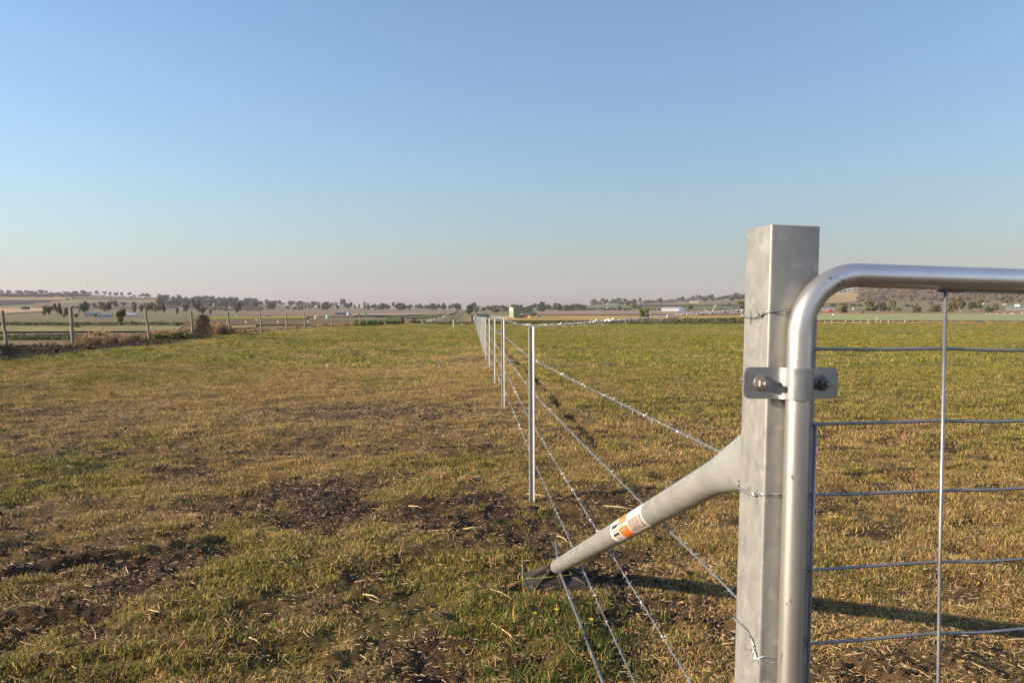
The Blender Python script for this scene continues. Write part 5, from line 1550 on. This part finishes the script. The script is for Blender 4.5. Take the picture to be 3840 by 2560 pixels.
for x, y, l, h, lb, wl, rf in [(613, 1119, 42, 9, 'long white shed on the left hilltop among trees', (.6, .56, .55), (.55, .55, .56)), (636, 1163, 15, 7, 'small white cottage left of its neighbour below the wooded rise', (.6, .6, .6), (.4, .42, .45)),
                              (679, 1163, 22, 10, 'white cottage with teal door end below the wooded rise', (.55, .56, .56), (.6, .5, .48)), (786, 1159, 34, 8, 'long white house behind the dark low gum tree', (.60, .56, .52), (.62, .58, .55)),
                              (855, 1161, 22, 9, 'small white house right of the water tower', (.55, .52, .48), (.5, .5, .5)), (928, 1142, 46, 7, 'long white roofed building high on the wooded rise', (.5, .5, .5), (.66, .66, .68)),
                              (912, 1161, 32, 11, 'grey roofed house at the right foot of the wooded rise', (.34, .30, .28), (.36, .36, .36)), (1200, 1144, 7, 7, 'tiny white house on the skyline left of the red roof', (.7, .7, .68), (.6, .6, .6)),
                              (1279, 1148, 24, 7, 'red roofed house behind the central tree row', (.36, .22, .18), (.36, .13, .10)), (2301, 1147, 28, 8, 'teal shed on the slope behind the planted row', (.13, .21, .22), (.22, .32, .32)),
                              (2274, 1159, 9, 6, 'tiny white house behind the planted row', (.7, .68, .62), (.6, .55, .45)), (2342, 1147, 8, 6, 'tiny red orange house right of the teal shed', (.42, .12, .06), (.36, .12, .08)),
                              (2602, 1136, 34, 9, 'orange house high on the right ridge slope', (.60, .36, .22), (.40, .38, .38)), (2680, 1150, 14, 5, 'tiny white house on the slope left of the gate post', (.62, .58, .55), (.5, .5, .5)),
                              (2059, 1157, 36, 6, 'row of pale roofs behind the pointed dark tree', (.45, .40, .38), (.55, .52, .5)), (1834, 1160, 16, 7, 'pale roofed house behind the dark green roof', (.45, .42, .42), (.55, .53, .53)),
                              (3506, 1122, 16, 5, 'pale house on the wooded hill left of the gate bar', (.62, .58, .55), (.55, .5, .48)), (3580, 1116, 18, 6, 'grey house high on the wooded hill', (.42, .40, .40), (.34, .34, .38)),
                              (3680, 1142, 13, 6, 'white house among trees left of the blue roof', (.72, .70, .68), (.6, .6, .6)), (3765, 1143, 11, 6, 'white and red house left of the blue roof', (.72, .68, .66), (.3, .06, .05))]:
    shed(x, y, l, h, lb, 'shed' if 'shed' in lb else 'house', 'far_shed' if 'shed' in lb else 'far_house', wall=wl, roof=rf, win=2 if l > 18 else 1, door=l > 18, wallfrac=.55)
shed(2513, 1170, 70, 19, 'long grey roofed shed with bright white end wall', 'shed', 'barn', W=15, yaw=R(-24), wall=(.30, .31, .33), roof=(.46, .47, .48), end=(.78, .75, .72), win=0, door=False, wallfrac=.78, ribs=8)
shed(3104, 1163, 44, 8, 'long grey roofed shed just right of the gate post', 'shed', 'long_shed', W=12, wall=(.30, .27, .24), roof=(.32, .35, .40), win=0, door=False, wallfrac=.45)
hs = shed(3812, 1163, 60, 16, 'blue grey roofed homestead with white chimney at the far right', 'house', 'homestead', W=12, yaw=R(8), wall=(.22, .22, .22), roof=(.25, .28, .33), win=3, wallfrac=.42)
kx = 60 * at(3812, 1163)[1] / F
MB().box(-kx * .06, kx * .2, 5.2, 6.8, .9 * 16 * at(3812, 1163)[1] / F * .9, 16 * at(3812, 1163)[1] / F + 1.3).obj('chimney', bmat((.7, .66, .6)), hs)


def tank(px, rowb, wpx, hpx, label, col, D=None, top=None):
    p, D = at(px, rowb, D); k = D / F; r_ = wpx * k / 2; h = hpx * k
    o = empty('water_tank', p, label=label, cat='water tank')
    MB().lathe([(r_, -.3), (r_, h * .3), (r_ * 1.015, h * .31), (r_, h * .33), (r_, h * .62), (r_ * 1.015, h * .63), (r_, h * .65), (r_, h * .92)], 20).obj('body', bmat(col), o, True)
    MB().lathe([(r_ * 1.02, h * .921), (r_ * .6, h * .98), (r_ * .1, h)], 20).obj('lid', bmat(top or col), o, True)
    return o


tank(1184, 1196, 8, 12, 'beige water tank left of the eighth timber post', (.50, .42, .30))
tank(1228, 1196, 12, 14, 'teal and white water tank between timber posts', (.25, .42, .38), top=(.5, .55, .52))
tank(1306, 1193, 10, 14, 'pale water tank against the right end of the teal shed', (.42, .46, .48), D=585)
tank(1788, 1188, 12, 11, 'green round water tank at the far end of the new fence', (.17, .24, .17), D=380)
# water tower
p, D = at(803, 1158); k = D / F
o = empty('water_tower', p, label='slender white water tower right of the long white house', cat='tower')
MB().tube([(0, 0, -.5), (0, 0, 14 * k)], 1.2 * k, 8).obj('stem', M_WHITE, o); MB().lathe([(.8 * k, 14 * k), (2.6 * k, 15 * k), (2.6 * k, 18 * k), (.5 * k, 19.5 * k)], 12).obj('bowl', M_WHITE, o)
# mast
p, D = at(331, 0, 1800); k = D / F
o = empty('radio_mast', p, label='thin radio mast above the left ridge', cat='mast')
M_MAST = plain('mast_steel', (.34, .33, .34), .6)
MB().tube([(0, 0, -.5), (0, 0, 41 * k)], [.45, .32], 5).obj('pole', M_MAST, o)
for q in range(4): MB().box(-.9, .9, -.1, .1, (36 + q * 1.3) * k, (36.5 + q * 1.3) * k).obj('antenna', M_MAST, o)
# green skip
p, D = at(1361, 1194, 560); k = D / F
o = empty('skip_bin', p, -.2, label='green metal container with a white disc left of the weeds', cat='container')
MB().box(-9 * k, 9 * k, 0, 3, -.3, 13 * k).obj('body', bmat((.06, .20, .07)), o); MB().box(-9.3 * k, 9.3 * k, -.1, 3.1, 13.01 * k, 13.8 * k).obj('rim', bmat((.05, .16, .06)), o)
MB().tube([(1 * k, -.08, 4 * k), (1 * k, -.02, 4 * k)], 3 * k, 16).obj('white_disc', M_WHITE, o)
p, D = at(1347, 1193, 565); o = empty('loader', p, label='small dark machine left of the green container', cat='machine'); k = D / F
MB().box(-3 * k, 3 * k, 0, 2, 2 * k, 7 * k).obj('body', bmat((.04, .05, .06)), o); MB().box(-2 * k, 2.6 * k, .3, 1.7, 7.02 * k, 12 * k).obj('cab', bmat((.03, .035, .04)), o)
for sx in (-2, 2):
    MB().tube([(sx * k, -.2, 1.6 * k), (sx * k, 2.2, 1.6 * k)], 1.8 * k, 12).obj('wheel', bmat((.02, .02, .02)), o)
weeds('earth_mound', 'low dark heap of earth right of the green container', [(1405, 1448, 545, 560, 545, 560, 60, .9, 3.2)], M_SCRUB)


def vehicle(px, rowb, lpx, hpx, label, col, yaw, D=None, kind='car', cat='car', name='parked_car', sink=0.0):
    """side profile extruded to a body with glass, wheels and lamps; x is the car's length"""
    p, D = at(px, rowb, D); k = D / F; L_ = lpx * k; h = hpx * k; W = h * 1.18
    o = empty(name, p, -math.atan((px - 1920) / F) - PSI + yaw, label=label, cat=cat)
    def prof(pts, y0, y1, nm, mat, ins=0.0):
        mb = MB(); n = len(pts)
        vs = [(x * L_, y0, z_ * h) for x, z_ in pts] + [(x * L_, y1, z_ * h) for x, z_ in pts]
        mb.add(vs, [tuple(range(n)), tuple(range(2 * n - 1, n - 1, -1))] + [(i, i + n, (i + 1) % n + n, (i + 1) % n) for i in range(n)])
        return mb.obj(nm, mat, o)
    low = [(-.5, .22), (.5, .22), (.5, .5), (.47, .56), (.2, .60), (-.47, .60), (-.5, .5)]
    top = [(.2, .61), (.08, .96), (.03, .99), (-.12, .99), (-.16, .96), (-.2, .61)] if kind == 'ute' else [(.22, .61), (.08, .96), (.03, .99), (-.32, .99), (-.40, .92), (-.47, .61)]
    prof(low, -W / 2, W / 2, 'body', bmat(col)); prof(top, -W * .44, W * .44, 'cabin', bmat(col))
    g = [(x * .86 - .01, .64 + (z_ - .61) * .8) for x, z_ in top]
    for s_ in (-1, 1): prof(g, s_ * W * .442, s_ * W * .448, 'window', M_GLASS)
    mb = MB()
    a, b_ = top[-1], top[-2]
    mb.add([(a[0] * L_ - .02, -W * .38, a[1] * h), (a[0] * L_ - .02, W * .38, a[1] * h), (b_[0] * L_ - .02, W * .36, b_[1] * h), (b_[0] * L_ - .02, -W * .36, b_[1] * h)], [(0, 1, 2, 3)])
    mb.obj('rear_window', M_GLASS, o)
    for sx in (-.32, .31):
        for s_ in (-1, 1):
            MB().tube([(sx * L_, s_ * W * .40, .2 * h), (sx * L_, s_ * W * .51, .2 * h)], .2 * h, 16).obj('wheel', bmat((.02, .02, .02)), o)
    for s_ in (-1, 1):
        MB().box(-.5 * L_ - .03, -.5 * L_ - .002, s_ * W * .32 - .12, s_ * W * .32 + .12, .40 * h, .52 * h).obj('tail_lamp', bmat((.6, .6, .62)), o)
        MB().box(.5 * L_ + .002, .5 * L_ + .03, s_ * W * .34 - .12, s_ * W * .34 + .12, .42 * h, .52 * h).obj('headlight', bmat((.7, .7, .7)), o)
    return o


vehicle(1553, 1219, 58, 21, 'dark car parked by the track, seen end on', (.02, .028, .04), R(90), D=215)
tree(1510, 1219, 22, 20, 'dark bush at the end of the timber posts', 'bush', M_DENSE, D=165, cat='shrub')
vehicle(1884, 1187, 26, 14, 'white utility parked in the shed yard', (.68, .67, .66), R(5), D=425, kind='ute', cat='utility', name='parked_ute')
vehicle(2024, 1186, 24, 9, 'pale blue car parked right of the green shed', (.22, .27, .33), R(10), D=430)
for i, (px, w_, h, c) in enumerate([(1806, 18, 8, (.42, .40, .40)), (1822, 12, 11, (.30, .33, .36)), (1840, 20, 12, (.34, .37, .40)), (1861, 18, 11, (.38, .40, .43)), (1872, 9, 8, (.28, .30, .33)), (1911, 10, 7, (.58, .54, .5))]):
    p, D = at(px, 1187, 415 + 4 * i); k = D / F
    o = empty('yard_trailer', p, .1 - .05 * i, label='grey machinery trailer in the shed yard, %s from the left' % ORD[i], cat='trailer', group='machinery lined up in the shed yard')
    MB().box(-w_ * k / 2, w_ * k / 2, 0, 2.2, .6, h * k).obj('body', bmat(c), o); MB().box(-w_ * k / 2 - .1, w_ * k / 2 + .1, -.1, 2.3, h * k + .003, h * k + .15).obj('cover', bmat(tuple(min(1, q * 1.3) for q in c)), o)
    for sx in (-.3, .3): MB().tube([(sx * w_ * k, -.15, .4), (sx * w_ * k, 2.35, .4)], .42, 12).obj('wheel', bmat((.03, .03, .03)), o)
    MB().box(-w_ * k * .28, w_ * k * .1, -.03, -.002, .9, h * k * .72).obj('panel', bmat(tuple(q * .55 for q in c)), o)
# tractor, lean-to and bale
p, D = at(1961, 1187, 418); k = D / F
o = empty('red_tractor', p, R(80), label='small red tractor in front of the green shed', cat='tractor')
MB().box(-.4, .4, -2.0, .2, .7, 1.35).obj('bonnet', bmat((.45, .03, .02)), o); MB().box(-.6, .6, .22, 1.4, .8, 1.1).obj('seat_deck', bmat((.35, .03, .02)), o)
MB().box(-.65, .65, .3, 1.5, 1.12, 2.3).obj('cab', M_GLASS, o); MB().box(-.75, .75, .2, 1.6, 2.303, 2.42).obj('cab_roof', bmat((.6, .58, .55)), o)
for sx in (-.85, .85):
    MB().tube([(sx - .18, .9, .8), (sx + .18, .9, .8)], .8, 18).obj('rear_wheel', bmat((.03, .03, .03)), o); MB().tube([(sx * .8 - .12, -1.5, .45), (sx * .8 + .12, -1.5, .45)], .45, 14).obj('front_wheel', bmat((.03, .03, .03)), o)
p, D = at(1973, 1187, 422); k = D / F
o = empty('lean_to', p, 0.05, label='low open lean-to roof against the green shed', cat='lean-to')
MB().box(-17 * k, 17 * k, 0, 3.4, 17.6 * k, 18.6 * k).obj('roof', bmat((.50, .42, .34)), o)
for sx in (-16, 0, 16): MB().box(sx * k - .06, sx * k + .06, .1, .22, -.3, 17.58 * k).obj('post', bmat((.3, .3, .28)), o)
p, D = at(1989, 1186, 414); k = D / F
o = MB().tube([(-9.5 * k, 0, 5.6 * k), (-9 * k, 0, 5.6 * k), (9 * k, 0, 5.6 * k), (9.5 * k, 0, 5.6 * k)], [4.6 * k, 5.2 * k, 5.2 * k, 4.6 * k], 18).obj('hay_bale', bmat((.52, .36, .15)), None, True, label='big yellow round bale beside the lean-to', cat='bale'); o.location = p; o.rotation_euler = (0, 0, .12)
# harvester beyond the gate
p, D = at(3114, 1175, 560); k = D / F
o = empty('harvester', p, .1, label='red harvester standing right of the gate post', cat='harvester')
MB().box(-10 * k, 8 * k, 0, 2.6, 3.5 * k, 9 * k).obj('body', bmat((.50, .07, .03)), o); MB().box(-4 * k, 3 * k, .2, 2.4, 9.01 * k, 12.5 * k).obj('grain_bin', bmat((.45, .06, .03)), o); MB().box(3.2 * k, 8 * k, .3, 2.3, 9.01 * k, 12 * k).obj('cab', M_GLASS, o)
MB().tube([(9.5 * k, -1.5, 2.5 * k), (9.5 * k, 4, 2.5 * k)], 1.7 * k, 12).obj('reel', bmat((.5, .1, .05)), o)
for sx, r_ in ((-7, 2.2), (4, 3.2)):
    for y_ in (-.3, 2.5): MB().tube([(sx * k, y_, r_ * k), (sx * k, y_ + .4, r_ * k)], r_ * k, 16).obj('wheel', bmat((.03, .03, .03)), o)
for x, y, l, h, c, lb in [(3127, 1184.5, 10, 7, (.75, .73, .70), 'bright white tank box at the crop edge'), (3153, 1177, 12, 5, (.22, .05, .04), 'dark red farm implement below the round olive tree'), (3200, 1161, 6, 5, (.75, .74, .72), 'small white box at the tan slope foot'), (3236, 1176.5, 12, 10, (.06, .075, .09), 'dark blue tank box left of the big bushes'),
                          (2582, 1207, 6, 5, (.55, .2, .12), 'small red and white feeder at the paddock edge'), (2469, 1172, 3, 5, (.7, .66, .55), 'cream drum at the left of the white ended shed'), (84, 1227, 9, 4, (.62, .62, .62), 'white scrap sheet in the drain, left one'), (35, 1227, 8, 3, (.62, .62, .62), 'white scrap sheet in the drain near the left edge'), (1008, 1188, 16, 6, (.05, .055, .05), 'low dark trailer on the bare field behind the timber posts'), (885, 1186, 9, 4, (.6, .58, .55), 'white trough under the open forked gum tree'), (963, 1204, 8, 6, (.55, .56, .58), 'white drum left of the leaning timber post')]:
    p, D = at(x, y); k = D / F
    nm = 'farm_implement' if 'implement' in lb else 'trailer' if 'trailer' in lb else 'feeder' if 'feeder' in lb else 'drum' if 'drum' in lb else 'trough' if 'trough' in lb else 'scrap_sheet' if 'scrap' in lb else 'box_tank'
    o = empty(nm, p, .15, label=lb, cat=nm.replace('_', ' '))
    if nm == 'drum': MB().lathe([(l * k / 2, -.1), (l * k / 2, h * k * .5), (l * k * .52, h * k * .52), (l * k / 2, h * k * .95), (l * k * .3, h * k)], 14).obj('body', bmat(c), o)
    else:
        MB().box(-l * k / 2, l * k / 2, 0, l * k * .5, .12 * h * k, h * k * .85).obj('body', bmat(c), o); MB().box(-l * k * .52, l * k * .52, -.02 * l * k, l * k * .52, h * k * .853, h * k).obj('lid', bmat(tuple(min(.9, q * 1.15) for q in c)), o)
        MB().box(-l * k * .42, l * k * .42, .05, l * k * .45, -.2, .118 * h * k).obj('skid', bmat((.08, .07, .06)), o)
# far end strainer of the new fence
p, D = at(1766, 0, 156)
o = MB().tube([(0, 0, -.3), (0.03, 0, .7), (-.02, 0, 1.35)], [.13, .12, .11], 9).obj('strainer_post', M_WOODPOST, None, True, label='stout grey timber post ending the new fence far away', cat='fence post'); o.location = p

# ------------------------------------------------------------------ close up plants and stalks
def stalk(name, pts, r0, mat, label, cat='grass stalk', leaves=0):
    o = empty(name, pts[0], label=label, cat=cat); pts = [Vector(p) for p in pts]; q = [p - pts[0] for p in pts]
    MB().tube(q, [r0 * (1 - .5 * i / (len(q) - 1)) for i in range(len(q))], 6).obj('stem', mat, o, True)
    mb = MB()
    for k in range(leaves):
        t = rd.uniform(.3, 1) * (len(q) - 1); i = min(len(q) - 2, int(t)); p = q[i].lerp(q[i + 1], t - i); d = Vector((rd.uniform(-1, 1), rd.uniform(-1, 1), rd.uniform(0, 1))).normalized() * .02
        wv = d.cross(Vector((0, 1, .2))).normalized() * .0025; mb.add([p - wv, p + wv, p + d], [(0, 1, 2)])
    if leaves: mb.obj('seed_heads', mat, o)
    return o


M_STEM = plain('green_stem', (.15, .17, .04), .7, var=.25, scale=30)
M_STRAWS = plain('straw_stalk', (.52, .38, .19), .7, var=.25, scale=30)
g = lambda x, y: float(hgt(x, y)[0])
gp_ = lambda px, row: (lambda D: (RX * (px - 1920) / F * D + FX * D, RY * (px - 1920) / F * D + FY * D))(solve_row(row))
x, y = gp_(1900, 2190); x2, y2 = .49, 4.02
stalk('seed_stalk', [(x, y, g(x, y)), (x * .7 + x2 * .3, y * .7 + y2 * .3, .05), (x * .4 + x2 * .6, y * .4 + y2 * .6, .09), (x2, y2, .15)], .0022, M_STEM, 'long green seed stalk crossing in front of the stay foot', leaves=26)
x, y = gp_(1968, 2235); stalk('weed_stem', [(x, y, g(x, y) - .02), (x - .01, y, .10), (x - .012, y + .02, .2)], .005, M_STEM, 'upright green weed stem left of the ground pad', 'weed', 5)
x, y = gp_(1955, 2160); stalk('weed_stem', [(x, y, .1), (x + .03, y, .2), (x + .08, y + .03, .34)], .0018, M_STEM, 'fine tall seed stem above the left of the pad', 'weed', 10)
sl = [((2268, 1912), (2380, 1932), 'longest straw stalk, lying above the printed sticker'), ((1975, 1860), (2060, 1880), 'straw stalk lying at the foot of the nearest picket'), ((2090, 2020), (2130, 2040), 'short thick straw stalk left of the stay near its foot'), ((1530, 1912), (1583, 1920), 'straw stalk on the dark soil left of the nearest picket'),
      ((1355, 2245), (1415, 2268), 'pale straw stalk in the turned soil patch'), ((1845, 2375), (1945, 2440), 'thick bent straw stalk near the bottom centre'), ((1830, 2225), (1920, 2280), 'thick brown stalk left of the ground pad'), ((1735, 2003), (1795, 2008), 'thin straw stalk on the soil below the nearest picket'),
      ((3500, 2440), (3570, 2420), 'straw stalk lying right of the vertical gate bar'), ((920, 2420), (965, 2440), 'straw stalk in the grass at the lower left')]
for (a, b_, lb) in sl:
    x0, y0 = gp_(*a); x1, y1 = gp_(*b_); h0, h1 = g(x0, y0) + .014, g(x1, y1) + .020
    stalk('straw_stalk', [(x0, y0, h0), ((x0 + x1) / 2 + .01, (y0 + y1) / 2 - .01, (h0 + h1) / 2 + .008), (x1, y1, h1)], .0038, M_STRAWS, lb, 'straw stalk')
# flowering weed patch at the foot of the rod
wp = []; wr = []; wsz = []; wi_ = []; wt = []
for k in range(230):
    D = rng.uniform(3.1, 4.1); u = np.clip(rng.normal(.055, .05), -.08, .22); X_ = RX * u * D + FX * D; Y_ = RY * u * D + FY * D
    wp.append((X_, Y_, g(X_, Y_))); s_ = rng.uniform(.7, 1.5); wr.append((rng.normal(0, .25), rng.normal(0, .25), rng.uniform(0, 6.28))); wsz.append((s_, s_, s_ * 1.1)); wi_.append(rng.choice([0, 1, 1, 2])); wt.append(rng.uniform(0, .6))
M_LUSH = leaf_mat('lush_grass', (.07, .10, .014), (.20, .20, .04))
scatter('lush_grass', 'longer lush green grass round the stay foot', [tuft('l%d' % k, [M_LUSH, M_DRY], 16, .045, .05, .004, 1.2, .15, 60 + k) for k in range(3)], wp, wr, wsz, wi_, wt)
M_FLOWER = plain('yellow_petal', (.75, .50, .03), .6, var=.1)
for i, (px, row) in enumerate([(2000, 2325), (2082, 2312), (2215, 2355)]):
    x, y = gp_(px, row + 30); o = empty('yellow_flower', (x, y, g(x, y)), label=['yellow flower left of the tie rod, lower one', 'yellow flower nearest the tie rod', 'yellow flower right of the tie rod'][i], cat='flower')
    MB().tube([(0, 0, 0), (.004, 0, .05)], .0014, 5).obj('stem', M_STEM, o)
    mb = MB()
    for k in range(7):
        a = k * .9; mb.add([(.004, 0, .05), (.004 + .012 * math.cos(a - .3), .012 * math.sin(a - .3), .055), (.004 + .015 * math.cos(a), .015 * math.sin(a), .056), (.004 + .012 * math.cos(a + .3), .012 * math.sin(a + .3), .055)], [(0, 1, 2, 3)])
    mb.obj('petals', M_FLOWER, o)

# ------------------------------------------------------------------ the air: a faint even haze, the sky outside it
HAZE = 0.000085
if HAZE:
    mb = MB(); mb.box(-4700, 4700, -4700, 4700, -12, 118)
    m = bpy.data.materials.new('haze'); m.use_nodes = True; nt = m.node_tree; nt.nodes.clear()
    out = nt.nodes.new('ShaderNodeOutputMaterial'); pv = nt.nodes.new('ShaderNodeVolumePrincipled')
    pv.inputs['Color'].default_value = (.88, .84, .96, 1); pv.inputs['Density'].default_value = HAZE; pv.inputs['Anisotropy'].default_value = .2
    nt.links.new(pv.outputs[0], out.inputs['Volume'])
    mb.obj('haze', m, None, kind='stuff')

# look-alike trees of one clump are told apart by their order along it
from collections import defaultdict
byl = defaultdict(list)
for o_, px_ in TREES: byl[o_['label']].append((px_, o_))
for lb, its in byl.items():
    if 1 < len(its) <= len(ORD):
        for i, (_, o_) in enumerate(sorted(its, key=lambda t: t[0])): o_['label'] = '%s, %s from the left' % (lb, ORD[i])
